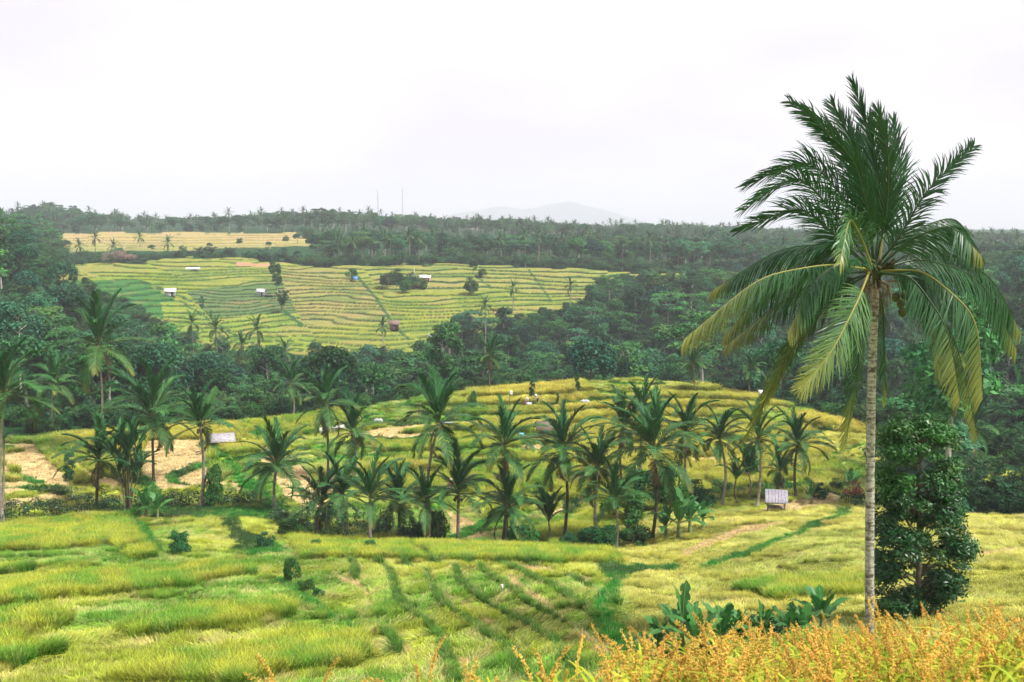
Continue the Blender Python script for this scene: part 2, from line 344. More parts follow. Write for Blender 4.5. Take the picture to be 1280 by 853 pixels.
def leafmat(name, trans=.28, rough=.5, spec=.3, src='GEOMETRY', attr='Col', var=.25, noise=0, bump=0):
    m, nt, out = newmat(name); L = nt.links
    a = N(nt, 'ShaderNodeAttribute', attribute_name=attr, attribute_type=src)
    c = a.outputs['Color']
    if src == 'INSTANCER':
        a2 = N(nt, 'ShaderNodeAttribute', attribute_name='Col', attribute_type='GEOMETRY')
        mx = N(nt, 'ShaderNodeMix', data_type='RGBA', blend_type='MULTIPLY'); mx.inputs[0].default_value = 1
        L.new(c, mx.inputs[6]); L.new(a2.outputs['Color'], mx.inputs[7]); c = mx.outputs[2]
    if var:
        oi = N(nt, 'ShaderNodeObjectInfo'); hs = N(nt, 'ShaderNodeHueSaturation')
        mr = N(nt, 'ShaderNodeMapRange'); mr.inputs[3].default_value = 1 - var; mr.inputs[4].default_value = 1 + var
        L.new(oi.outputs['Random'], mr.inputs[0]); L.new(mr.outputs[0], hs.inputs['Value'])
        m2 = N(nt, 'ShaderNodeMath', operation='MULTIPLY'); m2.inputs[1].default_value = 7.31; L.new(oi.outputs['Random'], m2.inputs[0])
        fr = N(nt, 'ShaderNodeMath', operation='FRACT'); L.new(m2.outputs[0], fr.inputs[0])
        mh = N(nt, 'ShaderNodeMapRange'); mh.inputs[3].default_value = .5 - var * .05; mh.inputs[4].default_value = .5 + var * .10
        L.new(fr.outputs[0], mh.inputs[0]); L.new(mh.outputs[0], hs.inputs['Hue']); L.new(c, hs.inputs['Color']); c = hs.outputs[0]
    b = N(nt, 'ShaderNodeBsdfPrincipled'); b.inputs['Roughness'].default_value = rough; b.inputs['Specular IOR Level'].default_value = spec
    L.new(c, b.inputs['Base Color'])
    if noise:
        tc = N(nt, 'ShaderNodeNewGeometry'); ns = N(nt, 'ShaderNodeTexNoise'); ns.inputs['Scale'].default_value = noise; ns.inputs['Detail'].default_value = 8
        L.new(tc.outputs['Position'], ns.inputs['Vector'])
        ov = N(nt, 'ShaderNodeMix', data_type='RGBA', blend_type='MULTIPLY'); ov.inputs[0].default_value = 1
        mr = N(nt, 'ShaderNodeMapRange'); mr.inputs[1].default_value = .3; mr.inputs[2].default_value = .7; mr.inputs[3].default_value = .62; mr.inputs[4].default_value = 1.35
        L.new(ns.outputs[0], mr.inputs[0]); L.new(c, ov.inputs[6]); L.new(mr.outputs[0], ov.inputs[7]); L.new(ov.outputs[2], b.inputs['Base Color'])
        if bump:
            bp = N(nt, 'ShaderNodeBump'); bp.inputs['Strength'].default_value = bump; bp.inputs['Distance'].default_value = .15
            L.new(ns.outputs[0], bp.inputs['Height']); L.new(bp.outputs[0], b.inputs['Normal'])
    sh = b.outputs[0]
    if trans:
        t = N(nt, 'ShaderNodeBsdfTranslucent'); mx = N(nt, 'ShaderNodeMixShader'); mx.inputs[0].default_value = trans
        L.new(c, t.inputs['Color']); L.new(sh, mx.inputs[1]); L.new(t.outputs[0], mx.inputs[2]); sh = mx.outputs[0]
    L.new(sh, out.inputs[0]); return m
M_LEAF = leafmat('leaf', var=.48, spec=.15)
M_LEAF1 = leafmat('leaf_plain', var=0, trans=.3, rough=.42, spec=.4)
M_FROND = leafmat('frond', var=.22, trans=.2, rough=.5, spec=.12)
M_GRASS = leafmat('rice', src='INSTANCER', attr='tint', var=.16, trans=.3, rough=.6, spec=.2)
M_GROUND = leafmat('ground', var=0, trans=0, rough=.9, spec=.1, noise=2.2, bump=.6)
M_BARK = leafmat('bark', var=.12, trans=0, rough=.9, spec=.15, noise=3.5, bump=.5)
M_PLAIN = leafmat('plain', var=0, trans=0, rough=.7, spec=.3, noise=3.0)
def solid(name, c, rough=.7, metal=0, ns=0):
    m, nt, out = newmat(name); b = N(nt, 'ShaderNodeBsdfPrincipled'); b.inputs['Base Color'].default_value = (*c, 1)
    b.inputs['Roughness'].default_value = rough; b.inputs['Metallic'].default_value = metal
    if ns:
        g = N(nt, 'ShaderNodeNewGeometry'); t = N(nt, 'ShaderNodeTexNoise'); t.inputs['Scale'].default_value = ns; t.inputs['Detail'].default_value = 6
        nt.links.new(g.outputs['Position'], t.inputs['Vector'])
        r = N(nt, 'ShaderNodeMapRange'); r.inputs[1].default_value = .35; r.inputs[2].default_value = .7; r.inputs[3].default_value = 1.08; r.inputs[4].default_value = .6
        nt.links.new(t.outputs[0], r.inputs[0])
        x = N(nt, 'ShaderNodeMix', data_type='RGBA', blend_type='MULTIPLY'); x.inputs[0].default_value = 1; x.inputs[6].default_value = (*c, 1)
        nt.links.new(r.outputs[0], x.inputs[7]); nt.links.new(x.outputs[2], b.inputs['Base Color'])
    nt.links.new(b.outputs[0], out.inputs[0]); return m
# ------------------------------------------------------------------ ground sheet
th = np.concatenate([np.radians(np.arange(-180, -32, 6)), np.radians(np.arange(-32, 32.001, .07)), np.radians(np.arange(36, 180, 6))])
rr = np.concatenate([np.geomspace(.5, 28, 70)[:-1], np.arange(28, 92, .15), np.arange(92, 168, .16), np.arange(168, 296, 1.3), np.arange(296, 470, .38), np.arange(470, 680, .6), np.geomspace(680, 10500, 80)])
TH, RR = np.meshgrid(th, rr, indexing='ij')
X = (RR * np.sin(TH)).ravel(); Y = (RR * np.cos(TH)).ravel()
tz = terr(X, Y); Z = tz[0]
cc, kd = zone(X, Y, *tz)
rough = np.where((kd == 1) | (kd == 2), .16, .05) * smooth(20, 30, np.hypot(X, Y))
Z = Z + (fbm(X / 1.1, Y / 1.1, 3) - .5) * rough * 2
nT, nR = len(th), len(rr)
I = np.arange(nT * nR).reshape(nT, nR); J = np.roll(I, -1, 0)
quads = np.stack([I[:, :-1], I[:, 1:], J[:, 1:], J[:, :-1]], -1).reshape(-1, 4)
V = np.stack([X, Y, Z], -1); V = np.concatenate([V, [[0, 0, float(H0(0, .3)[0])]]]); cc = np.concatenate([cc, cc[:1]])
fan = np.stack([np.full(nT, len(V) - 1), I[:, 0], J[:, 0]], -1)
g = put('ground', mesh('ground', V, [quads, fan], M_GROUND, cc, True)); tag(g, kind='structure')
# ------------------------------------------------------------------ instanced stuff (grass, rice, far wood)
def proto_col(name, objs):
    c = bpy.data.collections.new(name)
    for o in objs: c.objects.link(o)
    return c
def scatter(name, P, rot, scl, idx, tint, pc, label=None):
    me = bpy.data.meshes.new(name + '_points'); n = len(P)
    me.vertices.add(n); me.vertices.foreach_set('co', np.asarray(P, np.float32).ravel())
    a = me.attributes.new('rot', 'FLOAT_VECTOR', 'POINT'); a.data.foreach_set('vector', np.asarray(rot, np.float32).ravel())
    a = me.attributes.new('scl', 'FLOAT_VECTOR', 'POINT'); a.data.foreach_set('vector', np.asarray(scl, np.float32).ravel())
    a = me.attributes.new('idx', 'INT', 'POINT'); a.data.foreach_set('value', np.asarray(idx, np.int32))
    a = me.attributes.new('tint', 'FLOAT_COLOR', 'POINT'); t4 = np.ones((n, 4), np.float32); t4[:, :3] = tint; a.data.foreach_set('color', t4.ravel())
    o = put(name, me); tag(o, label, None, None, 'stuff')
    ng = bpy.data.node_groups.new(name, 'GeometryNodeTree')
    ng.interface.new_socket('Geometry', in_out='INPUT', socket_type='NodeSocketGeometry'); ng.interface.new_socket('Geometry', in_out='OUTPUT', socket_type='NodeSocketGeometry')
    gi = ng.nodes.new('NodeGroupInput'); go = ng.nodes.new('NodeGroupOutput')
    iop = ng.nodes.new('GeometryNodeInstanceOnPoints'); ci = ng.nodes.new('GeometryNodeCollectionInfo')
    ci.inputs['Collection'].default_value = pc; ci.inputs['Separate Children'].default_value = True; ci.inputs['Reset Children'].default_value = True
    def na(nm, dt):
        q = ng.nodes.new('GeometryNodeInputNamedAttribute'); q.data_type = dt; q.inputs[0].default_value = nm
        return q.outputs[0]
    L = ng.links; L.new(gi.outputs[0], iop.inputs['Points']); L.new(ci.outputs[0], iop.inputs['Instance'])
    iop.inputs['Pick Instance'].default_value = True
    L.new(na('idx', 'INT'), iop.inputs['Instance Index']); L.new(na('rot', 'FLOAT_VECTOR'), iop.inputs['Rotation']); L.new(na('scl', 'FLOAT_VECTOR'), iop.inputs['Scale'])
    L.new(iop.outputs[0], go.inputs[0])
    md = o.modifiers.new('scatter', 'NODES'); md.node_group = ng
    return o
def blades(g, rng, n, spread, h, lean, w, bend, seg=2, cvar=.2, tipc=(1, 1, 1), basec=(.8, .85, .7), dirbias=None):
    for _ in range(n):
        a = rng.random() * 2 * PI; rad = spread * math.sqrt(rng.random()); p = np.array([math.cos(a) * rad, math.sin(a) * rad, 0])
        az = rng.random() * 2 * PI if dirbias is None else dirbias + rng.normal() * .5
        el = PI / 2 - abs(rng.normal() * lean[1] + lean[0]); el = max(el, .03); hh = h * (.65 + .5 * rng.random()); t = 1 + (rng.random() - .5) * 2 * cvar
        side = np.array([-math.sin(az), math.cos(az), 0]); pts = [p]; e = el
        for k in range(seg):
            d = np.array([math.cos(az) * math.cos(e), math.sin(az) * math.cos(e), math.sin(e)]); pts.append(pts[-1] + d * hh / seg); e -= bend * (.6 + .8 * rng.random())
        V = []; C = []
        for k, q in enumerate(pts):
            ww = w * (1 - .85 * k / seg) / 2; q = np.array([q[0], q[1], max(q[2], .01)]); V += [q - side * ww, q + side * ww]
            f = k / seg; cq = (np.array(basec) * (1 - f) + np.array(tipc) * f) * t; C += [cq, cq]
        g.add(V, [(2 * k, 2 * k + 1, 2 * k + 3, 2 * k + 2) for k in range(seg)], np.array(C))
def tuft(k, s):
    rng = np.random.default_rng(100 + k * 10 + s); g = G()
    if k == 0: blades(g, rng, 36, .18, .70, (.14, .16), .030, .4, 3, .3, tipc=(1.1, 1.0, .85), basec=(.5, .7, .55))
    if k == 1: blades(g, rng, 30, .26, .42, (1.15, .25), .032, .3, 3, .5, tipc=(1.2, 1.1, 1.1), basec=(.6, .8, .55), dirbias=0)
    if k == 2: blades(g, rng, 30, .2, .34, (.45, .3), .028, .4, 2, .25, basec=(.7, .8, .7))
    if k == 3: blades(g, rng, 18, .2, .2, (.8, .5), .022, .2, 2, .3, basec=(.9, .85, .8))
    o = bpy.data.objects.new('rice_tuft_kind_%d%d' % (k, s), g.me('rice_tuft', M_GRASS)); return o
tufts = proto_col('rice_tufts', [tuft(k, s) for k in range(4) for s in range(3)])
def field_points(n, r0, r1, rng, pw):
    u = rng.random(n); r = (r0 ** pw + u * (r1 ** pw - r0 ** pw)) ** (1 / pw); t = (rng.random(n) - .5) * 2 * math.radians(30.5)
    x, y = r * np.sin(t), r * np.cos(t); tt = terr(x, y); c, k = zone(x, y, *tt)
    return x, y, tt[0], c, k, tt
def tuft_field(name, n, r0, r1, seed, size, label, pw=1.5):
    rng = np.random.default_rng(seed); x, y, z, c, k, tt = field_points(n, r0, r1, rng, pw)
    keep = (k >= 1) & (k <= 4) & ~((tt[2] > .5) & (k != 4) & (rng.random(n) < .5))
    keep &= ~((k == 3) & (rng.random(n) < .45))
    x, y, z, c, k = x[keep], y[keep], z[keep], c[keep], k[keep]; m = len(x)
    cl = fbm(x / 2.2 + 31, y / 2.2, 3)
    kk = np.where(k == 2, 0, np.where(k == 1, 1, np.where(k == 4, 2, 3)))
    kk = np.where((k == 1) & (cl > .68), 0, kk); kk = np.where((k == 1) & (cl < .34), 2, kk)
    idx = kk * 3 + rng.integers(0, 3, m)
    ang = fbm(x / 6, y / 6, 3) * 14 + rng.normal(size=m) * .35
    ang = np.where(kk == 1, ang, rng.random(m) * 2 * PI)
    hs = np.where((kk == 0) & (k == 1), .62, 1.0) * (.8 + .4 * rng.random(m)) * size
    hs = np.where((y < 58) & (k == 2) & (x + .24 * y > 4) & (x + .24 * y < 16), hs * .62, hs)
    f = (.62 + .76 * rng.random(m))[:, None] * (.8 + .4 * fbm(x * 1.3, y * 1.3, 2)[:, None])
    pale = (rng.random(m) < np.where(kk == 1, .34, .08))[:, None]
    tint = c * f * (1.08)
    tint = np.where(pale, tint * .4 + np.array(S(232, 224, 150, .6)) * .6, tint)
    r = np.stack([rng.normal(size=m) * .08, rng.normal(size=m) * .08, ang], -1)
    s = np.stack([hs, hs, hs], -1)
    wd = 1 + smooth(60, 150, np.hypot(x, y)) * .7; s[:, 0] *= wd; s[:, 1] *= wd
    return scatter(name, np.stack([x, y, z - .03], -1), r, s, idx, tint, tufts, label)
tuft_field('rice_and_grass', 150000, 27, 93, 11, 1.0, 'lodged and standing rice with green bund grass on the near slope')
tuft_field('rice_and_stubble', 80000, 91, 168, 12, 1.15, 'yellow rice and pale straw stubble on the middle terraces')
# foreground ripe rice
def ripe(s):
    rng = np.random.default_rng(300 + s); g = G()
    LG = np.array(S(150, 190, 40, .6)); YG = np.array(S(225, 215, 70, .65)); OR = np.array((.84, .53, .12)); OB = np.array((.76, .38, .08)); ST = np.array(S(215, 205, 120, .6))
    for _ in range(3):
        a = rng.random() * 6.28; b = np.array([math.cos(a) * .06, math.sin(a) * .06, 0]); az = rng.random() * 6.28; ln = .05 + .11 * rng.random()
        H = .78 + .2 * rng.random(); d = np.array([math.cos(az), math.sin(az), 0])
        P = [b + d * ln * (t ** 2) * 1.0 + np.array([0, 0, H * t]) for t in np.linspace(0, 1, 6)]
        g.tube(P, np.linspace(.0028, .0016, 6), 4, (LG * .9 + YG * .1), False)
        # leaves
        for _k in range(6):
            t0 = .25 + .6 * rng.random(); q = b + d * ln * t0 ** 2 + np.array([0, 0, H * t0]); la = rng.random() * 6.28; e = 1.25 - .35 * rng.random(); L = .32 + .28 * rng.random()
            side = np.array([-math.sin(la), math.cos(la), 0]); pts = [q]; bend = .18 + .3 * rng.random()
            for k in range(6):
                pts.append(pts[-1] + np.array([math.cos(la) * math.cos(e), math.sin(la) * math.cos(e), math.sin(e)]) * L / 6); e -= bend
            mixc = rng.random(); base = LG * (1 - mixc) + YG * mixc; V = []; C = []
            for k, q in enumerate(pts):
                w = .0068 * math.sin(PI * (.12 + .88 * (1 - k / 6))) * 1.0 + .0006; V += [q - side * w, q + side * w]; cc = base * (1 - .5 * (k / 6) ** 2) + YG * .5 * (k / 6) ** 2; C += [cc, cc]
            g.add(V, [(2 * k, 2 * k + 1, 2 * k + 3, 2 * k + 2) for k in range(6)], np.array(C))
        if rng.random() < .42: continue
        # panicle
        e = 1.42; top = P[-1]; n = 10; cur = [top]; az2 = az + rng.normal() * .4
        bd = .03 + .10 * rng.random()
        for k in range(n):
            cur.append(cur[-1] + np.array([math.cos(az2) * math.cos(e), math.sin(az2) * math.cos(e), math.sin(e)]) * .022); e -= bd
        g.tube(cur, .0012, 3, ST, False)
        for k in range(1, n + 1):
            for _b in range(10):
                q = cur[k] + rng.normal(size=3) * np.array([.0045, .0045, .006]); dn = np.array([rng.normal() * .16, rng.normal() * .16, .9 - .16 * k * bd * 8]); dn = dn / np.linalg.norm(dn) + np.array([math.cos(az2), math.sin(az2), 0]) * .3 * k / n; dn /= np.linalg.norm(dn)
                sd = np.cross(dn, [.3, .2, .9]); sd /= np.linalg.norm(sd) + 1e-6; bn = np.cross(dn, sd); l = .0078; w = .0027; q = q + dn * rng.random() * .012
                VV = [q - dn * l, q + sd * w, q + bn * w, q - sd * w, q - bn * w, q + dn * l]; ccc = (OR if rng.random() < .6 else OB if rng.random() < .5 else YG) * (.8 + .4 * rng.random())
                g.add(VV, [(0, 2, 1), (0, 3, 2), (0, 4, 3), (0, 1, 4), (5, 1, 2), (5, 2, 3), (5, 3, 4), (5, 4, 1)], ccc)
    return bpy.data.objects.new('ripe_rice_%d' % s, g.me('ripe_rice', M_GRASS))
ripes = proto_col('ripe_rice_hills', [ripe(s) for s in range(7)])
rng = np.random.default_rng(5)
n = 5200; yy = 2.6 + rng.random(n) * 4.2; xx = (rng.random(n) * 2 - 1) * .56 * yy * 1.0 + (rng.random(n) - .5) * .3
zz = terr(xx, yy)[0]; edge = 5.0 + .35 * xx + (fbm(xx * 1.2, yy * 1.2, 2) - .5) * 1.0
ok = yy < np.clip(edge, 4.2, 6.6)
topx, topy = proj(xx, yy, zz + 1.15)
lim = np.interp(topx, [0, 230, 300, 420, 520, 640, 720, 800, 900, 1040, 1150, 1280], [930, 905, 858, 846, 834, 824, 820, 798, 788, 784, 784, 768])
dens = np.interp(topx, [0, 250, 300, 640, 700, 900, 1280], [.0, .0, .14, .22, .5, 1, 1])
ok &= rng.random(n) < dens * .23
scl = .78 + .32 * rng.random(n)
hmax = np.array([(at(640, ly, y_)[2] - z_) / 1.17 for ly, y_, z_ in zip(lim, yy, zz)])
scl = np.minimum(scl, hmax + .04 * rng.normal(size=n)); ok &= scl > .45
xx, yy, zz, scl = xx[ok], yy[ok], zz[ok], scl[ok]; m = len(xx)
scatter('ripe_rice', np.stack([xx, yy, zz], -1), np.stack([rng.normal(size=m) * .07, rng.normal(size=m) * .07, rng.random(m) * 6.28], -1), np.stack([scl * 1.15, scl * 1.15, scl], -1), rng.integers(0, 7, m),
        np.ones((m, 3)) * (.85 + .3 * rng.random(m))[:, None], ripes, 'ripe orange headed rice along the foreground edge')
# ------------------------------------------------------------------ trees
def crown(g, rng, lobes, nleaf, leaf, cb, up=.45, shell=.55, cvar=.28, asp=.5, low=-.35):
    vol = np.array([l[1][0] * l[1][1] for l in lobes]); cnt = np.maximum(8, (nleaf * vol / vol.sum()).astype(int))
    Pc = []; Nn = []; Cc = []
    for (c, r), k in zip(lobes, cnt):
        d = rng.normal(size=(k * 2, 3)); d /= np.linalg.norm(d, axis=1)[:, None]; d = d[d[:, 2] > low - .5 * rng.random(len(d))][:k]
        s = shell + (1 - shell) * rng.random(len(d)) ** .5; s = s * (1 + .12 * rng.normal(size=len(d)))
        Pc.append(np.array(c) + d * np.array(r) * s[:, None]); Nn.append(d)
        t = 1 + (rng.random() - .5) * 2 * cvar; hue = np.array([1 + rng.normal() * .14, 1, 1 + rng.normal() * .1])
        Cc.append(np.array(cb) * t * hue * (1 + rng.normal(size=(len(d), 1)) * .16))
    Pc = np.concatenate(Pc); Nn = np.concatenate(Nn); Cc = np.clip(np.concatenate(Cc), .004, 1); k = len(Pc)
    nn = Nn * .55 + np.array([0, 0, up]) + rng.normal(size=(k, 3)) * .5; nn /= np.linalg.norm(nn, axis=1)[:, None]
    a = np.cross(nn, rng.normal(size=(k, 3))); a /= np.linalg.norm(a, axis=1)[:, None]; b = np.cross(nn, a)
    l = (leaf * (.6 + .8 * rng.random(k)))[:, None]
    V = np.stack([Pc - a * l, Pc + b * l * asp - nn * l * .1, Pc + a * l - nn * l * .25, Pc - b * l * asp - nn * l * .1], 1).reshape(-1, 3)
    g.add(V, np.arange(k * 4).reshape(-1, 4), np.repeat(Cc, 4, 0))
def limb(g, a, b, r0, r1, rng, c, n=6, k=5, sag=.08):
    a = np.array(a, float); b = np.array(b, float); t = np.linspace(0, 1, k)[:, None]; L = np.linalg.norm(b - a)
    P = a * (1 - t) + b * t; P[1:-1] += rng.normal(size=(k - 2, 3)) * L * sag * .5; P[:, 2] += (np.sin(t[:, 0] * PI) * L * sag)
    g.tube(P, np.linspace(r0, r1, k), n, c)
BARK = np.array((.16, .145, .12)); PALE = np.array((.36, .34, .30)); DARKB = np.array((.09, .075, .06))
def tree_proto(kind, seed):
    rng = np.random.default_rng(900 + seed); gc, gt = G(), G(); lobes = []; hu = np.array([(1, 1, .8), (.75, .85, .8), (1.2, 1.2, .9), (1, 1, .9), (1.15, 1.15, 1.0), (1, 1, .9), (1.25, 1.2, .85), (1, 1, .6), (.7, .85, .6), (1, 1, .8)])[seed]
    if kind == 'round':
        H, R = 13, 5.2
        for _ in range(30):
            d = rng.normal(size=3); d /= np.linalg.norm(d); d[2] = abs(d[2]) if rng.random() < .75 else d[2]; r = 1.1 + rng.random() * 1.1
            lobes.append((np.array([d[0] * (R - r), d[1] * (R - r), 8.6 + d[2] * (4.4 - r * .6)]) * (1, 1, 1), (r, r, r * .72)))
        crown(gc, rng, lobes, 4200, .34, hu * (.026, .104, .042)); tb = (0, 0, 4.6); bk = BARK; r0 = .38
    elif kind == 'tall':
        H = 18
        for i in range(26):
            z = 7 + 10.5 * rng.random(); w = 3.4 * math.sin(PI * min(1, (z - 5.5) / 13)) ** .6; a = rng.random() * 6.28; r = .8 + rng.random() * .9; q = w * (.35 + .6 * rng.random())
            lobes.append(((math.cos(a) * q, math.sin(a) * q, z), (r, r, r * .85)))
        crown(gc, rng, lobes, 3800, .32, hu * (.034, .122, .046)); tb = (0, 0, 9); bk = PALE; r0 = .30
    elif kind == 'layered':
        H = 15
        for i in range(26):
            z = 8 + 6.5 * rng.random(); w = 6.6 * (1 - ((z - 10.5) / 6.5) ** 2); a = rng.random() * 6.28; q = w * (.25 + .75 * rng.random()); r = 1.3 + rng.random() * 1.3
            lobes.append(((math.cos(a) * q, math.sin(a) * q, z), (r, r, r * .3)))
        crown(gc, rng, lobes, 4000, .32, hu * (.044, .132, .048), up=.9); tb = (0, 0, 6.5); bk = PALE * .8; r0 = .34
    elif kind == 'bushy':
        H = 7
        for i in range(22):
            z = .9 + 5 * rng.random(); w = 3.1 * math.sin(PI * min(1, (z + 1.3) / 8)); a = rng.random() * 6.28; q = w * (.5 + .4 * rng.random()); r = .8 + rng.random() * .7
            lobes.append(((math.cos(a) * q, math.sin(a) * q, z), (r, r, r * .8)))
        crown(gc, rng, lobes, 2800, .25, hu * (.036, .112, .038)); tb = (0, 0, 2); bk = BARK; r0 = .16
    elif kind == 'plume':
        for i in range(26):
            a = rng.random() * 6.28; sp_ = 1.0 + 3.4 * rng.random(); top = 7 + 5 * rng.random()
            b0 = np.array([math.cos(a) * .5, math.sin(a) * .5, 0]); P = [b0 + np.array([math.cos(a), math.sin(a), 0]) * sp_ * t ** 2.2 + np.array([0, 0, top * (t - .25 * t ** 4)]) for t in np.linspace(0, 1, 7)]
            gt.tube(P, np.linspace(.06, .015, 7), 5, (.16, .17, .07))
            for t in (3, 4, 5, 6): lobes.append((P[t], (.75, .75, .55)))
        crown(gc, rng, lobes, 4200, .32, (.048, .122, .040), up=.2, shell=.2, asp=.25); H = 12; bk = None
    if kind != 'plume':
        top = np.array([rng.normal() * .3, rng.normal() * .3, H * (.86 if kind == 'tall' else .68)])
        t = np.linspace(0, 1, 8)[:, None]; P = top * t + np.sin(t * 5) * np.array([[.12, -.1, 0]]) * H / 13
        gt.tube(P, np.linspace(r0, r0 * .28, 8), 8, bk)
        for c, r in lobes[::2 if kind != 'bushy' else 3]:
            c = np.array(c); zz_ = max(tb[2] * .7, min(c[2] - 1.5, top[2] * .95)); f = zz_ / top[2]; limb(gt, top * f, c, r0 * .34, .04, rng, bk)
    return gt.me('trunk', M_BARK, True), gc.me('crown', M_LEAF)
kinds = ['round', 'round', 'round', 'tall', 'tall', 'layered', 'layered', 'bushy', 'bushy', 'plume']
TP = [(k,) + tree_proto(k, i) for i, k in enumerate(kinds)]
HT = dict(round=13, tall=18, layered=15, bushy=7, plume=11.5)
# ------------------------------------------------------------------ fronds and palms
def leaflets(g, P, S0, L, npair, w, droop, rng, cb, ct, wind=(0, 0, 0), ang=(40, 22), seg=3, fold=.25, t0=.14, tipy=.0, taper=.35, miss=0.0, clump=0, jit=5):
    P = np.asarray(P, float); K = len(P); T = np.gradient(P, axis=0); T /= np.linalg.norm(T, axis=1)[:, None]
    t = np.linspace(t0, 1, npair) + rng.normal(size=npair) * .15 / npair; t = np.clip(t, 0, 1)
    if clump: t = t + .3 * np.sin(t * clump) / clump * 0.5; t = np.clip(t, 0, 1)
    t = np.repeat(t, 2); sg = np.tile([1., -1.], npair); kp = rng.random(len(t)) >= miss; t, sg = t[kp], sg[kp]; m = len(t)
    f = t * (K - 1); i = np.minimum(f.astype(int), K - 2); u = (f - i)[:, None]
    p = P[i] * (1 - u) + P[i + 1] * u; tt = T[i] * (1 - u) + T[i + 1] * u; tt /= np.linalg.norm(tt, axis=1)[:, None]
    S0 = np.asarray(S0, float); S0 = np.broadcast_to(S0, (K, 3)); s = S0[i] * (1 - u) + S0[i + 1] * u; s = s - tt * (s * tt).sum(1)[:, None]; s /= np.linalg.norm(s, axis=1)[:, None] + 1e-9
    nrm = np.cross(s, tt); nrm *= np.sign(nrm[:, 2:3] + 1e-6)
    a = np.radians(ang[0] + (ang[1] - ang[0]) * t + rng.normal(size=m) * jit)[:, None]; a = PI / 2 - a
    d = s * sg[:, None] * np.cos(a) + tt * np.sin(a) + nrm * fold; d += rng.normal(size=(m, 3)) * .05; d /= np.linalg.norm(d, axis=1)[:, None]
    ln = L * (taper + (1 - taper) * np.sin(PI * np.clip(t, 0, 1) ** .75) ** .7) * (1 + .03 * jit * (rng.random(m) - .5)); ln = np.where(t < .25, ln * (.6 + 1.6 * t), ln)
    wv = tt - d * (d * tt).sum(1)[:, None]; wv /= np.linalg.norm(wv, axis=1)[:, None] + 1e-9
    tw = rng.normal(size=(m, 3)) * .15; wv = wv + tw
    ws = [.75, 1, .85, .08] if seg == 3 else [.8, 1, .08]
    col0 = np.asarray(cb) * (1 + rng.normal(size=(m, 1)) * .14); colt = np.asarray(ct); V = []; C = []
    yel = np.clip((t - (1 - tipy)) / max(tipy, 1e-3), 0, 1)[:, None] if tipy > 0 else np.zeros((m, 1))
    q = p.copy()
    for k in range(seg + 1):
        ww = wv * w * ws[k] * .5; V += [q - ww, q + ww]; ck = col0 * (1 - yel) + colt * yel; ck = ck * (1 - .25 * (k / seg) * yel); C += [ck, ck]
        q = q + d * (ln / seg)[:, None]
        d = d + (np.array([0, 0, -1]) * droop * (k + 1) * .5 + np.asarray(wind)) * (.7 + .6 * rng.random((m, 1))); d /= np.linalg.norm(d, axis=1)[:, None]
    V = np.stack(V, 1).reshape(-1, 3); C = np.clip(np.stack(C, 1).reshape(-1, 3), .003, 1); b = (np.arange(m) * 2 * (seg + 1))[:, None]
    for k in range(seg):
        pass
    Fq = np.concatenate([b + np.array([[2 * k, 2 * k + 1, 2 * k + 3, 2 * k + 2]]) for k in range(seg)])
    g.add(V, Fq, C)
PG = np.array((.027, .112, .032)); PY = np.array((.22, .24, .05)); RA = np.array((.11, .15, .05))
ELEV = [84, 70, 52, 34, 14, -10, -40]
def frond_mesh(ei, s):
    rng = np.random.default_rng(40 + ei * 7 + s); e = math.radians(ELEV[ei] + rng.normal() * 4); n = 12; P = [np.zeros(3)]; tot = (.55 if ei < 1 else .95 if ei < 4 else .8)
    for k in range(n):
        t = (k + .5) / n; ee = e - (tot * (.7 + .5 * rng.random() * 0 + .25 * s)) * t ** 1.7 * 1.35
        P.append(P[-1] + np.array([math.cos(ee), .05 * s * t, math.sin(ee)]) / n)
    P = np.array(P); g = G(); g.tube(P, np.linspace(.012, .003, n + 1), 4, RA if ei > 1 else RA * .8, False)
    cb = PG * (1.0 if ei < 5 else .95); cb = cb + (PY - PG) * (.10 if ei >= 5 else .03 * ei)
    leaflets(g, P, np.array([0, 1., 0]), .235 if ei < 6 else .2, 46, .017, .62 if ei > 1 else .2, rng, cb, PY * .7, seg=2, ang=((62, 28) if ei > 1 else (30, 15)), fold=.15, tipy=.25 if ei > 3 else 0, t0=.16)
    return g.me('frond', M_FROND)
FM = [[frond_mesh(e, s) for s in range(3)] for e in range(7)]
def palm_trunk(base, top, r0, r1, bow, pale=True, seed=0):
    rng = np.random.default_rng(seed); n = 22; t = np.linspace(0, 1, n); b = np.array(base); d = np.array(top) - b
    P = np.outer(t, d); P[:, 0] += bow * np.sin(t * PI); R = r0 + (r1 - r0) * t ** .5; R[0] = r0 * 1.6; R[1] = r0 * 1.15; R = R * (1 + .05 * (np.arange(n) % 2))
    c0 = np.array((.25, .22, .18)) if pale else np.array((.10, .085, .06)); g = G(); g.tube(P, R, 9, c0); return g.me('trunk', M_BARK, True)
_g = G(); _g.tube([(0, 0, .16), (0, 0, .08), (0, 0, -.06), (0, 0, -.15)], [.03, .12, .12, .03], 7, (.12, .12, .04)); NUT = _g.me('coconut', M_BARK, True)
_k = (PG, PY, RA); PG, PY, RA = np.array((.17, .12, .07)), np.array((.2, .14, .08)), np.array((.16, .11, .06)); DEAD = [frond_mesh(6, 5), frond_mesh(6, 6)]; PG, PY, RA = _k
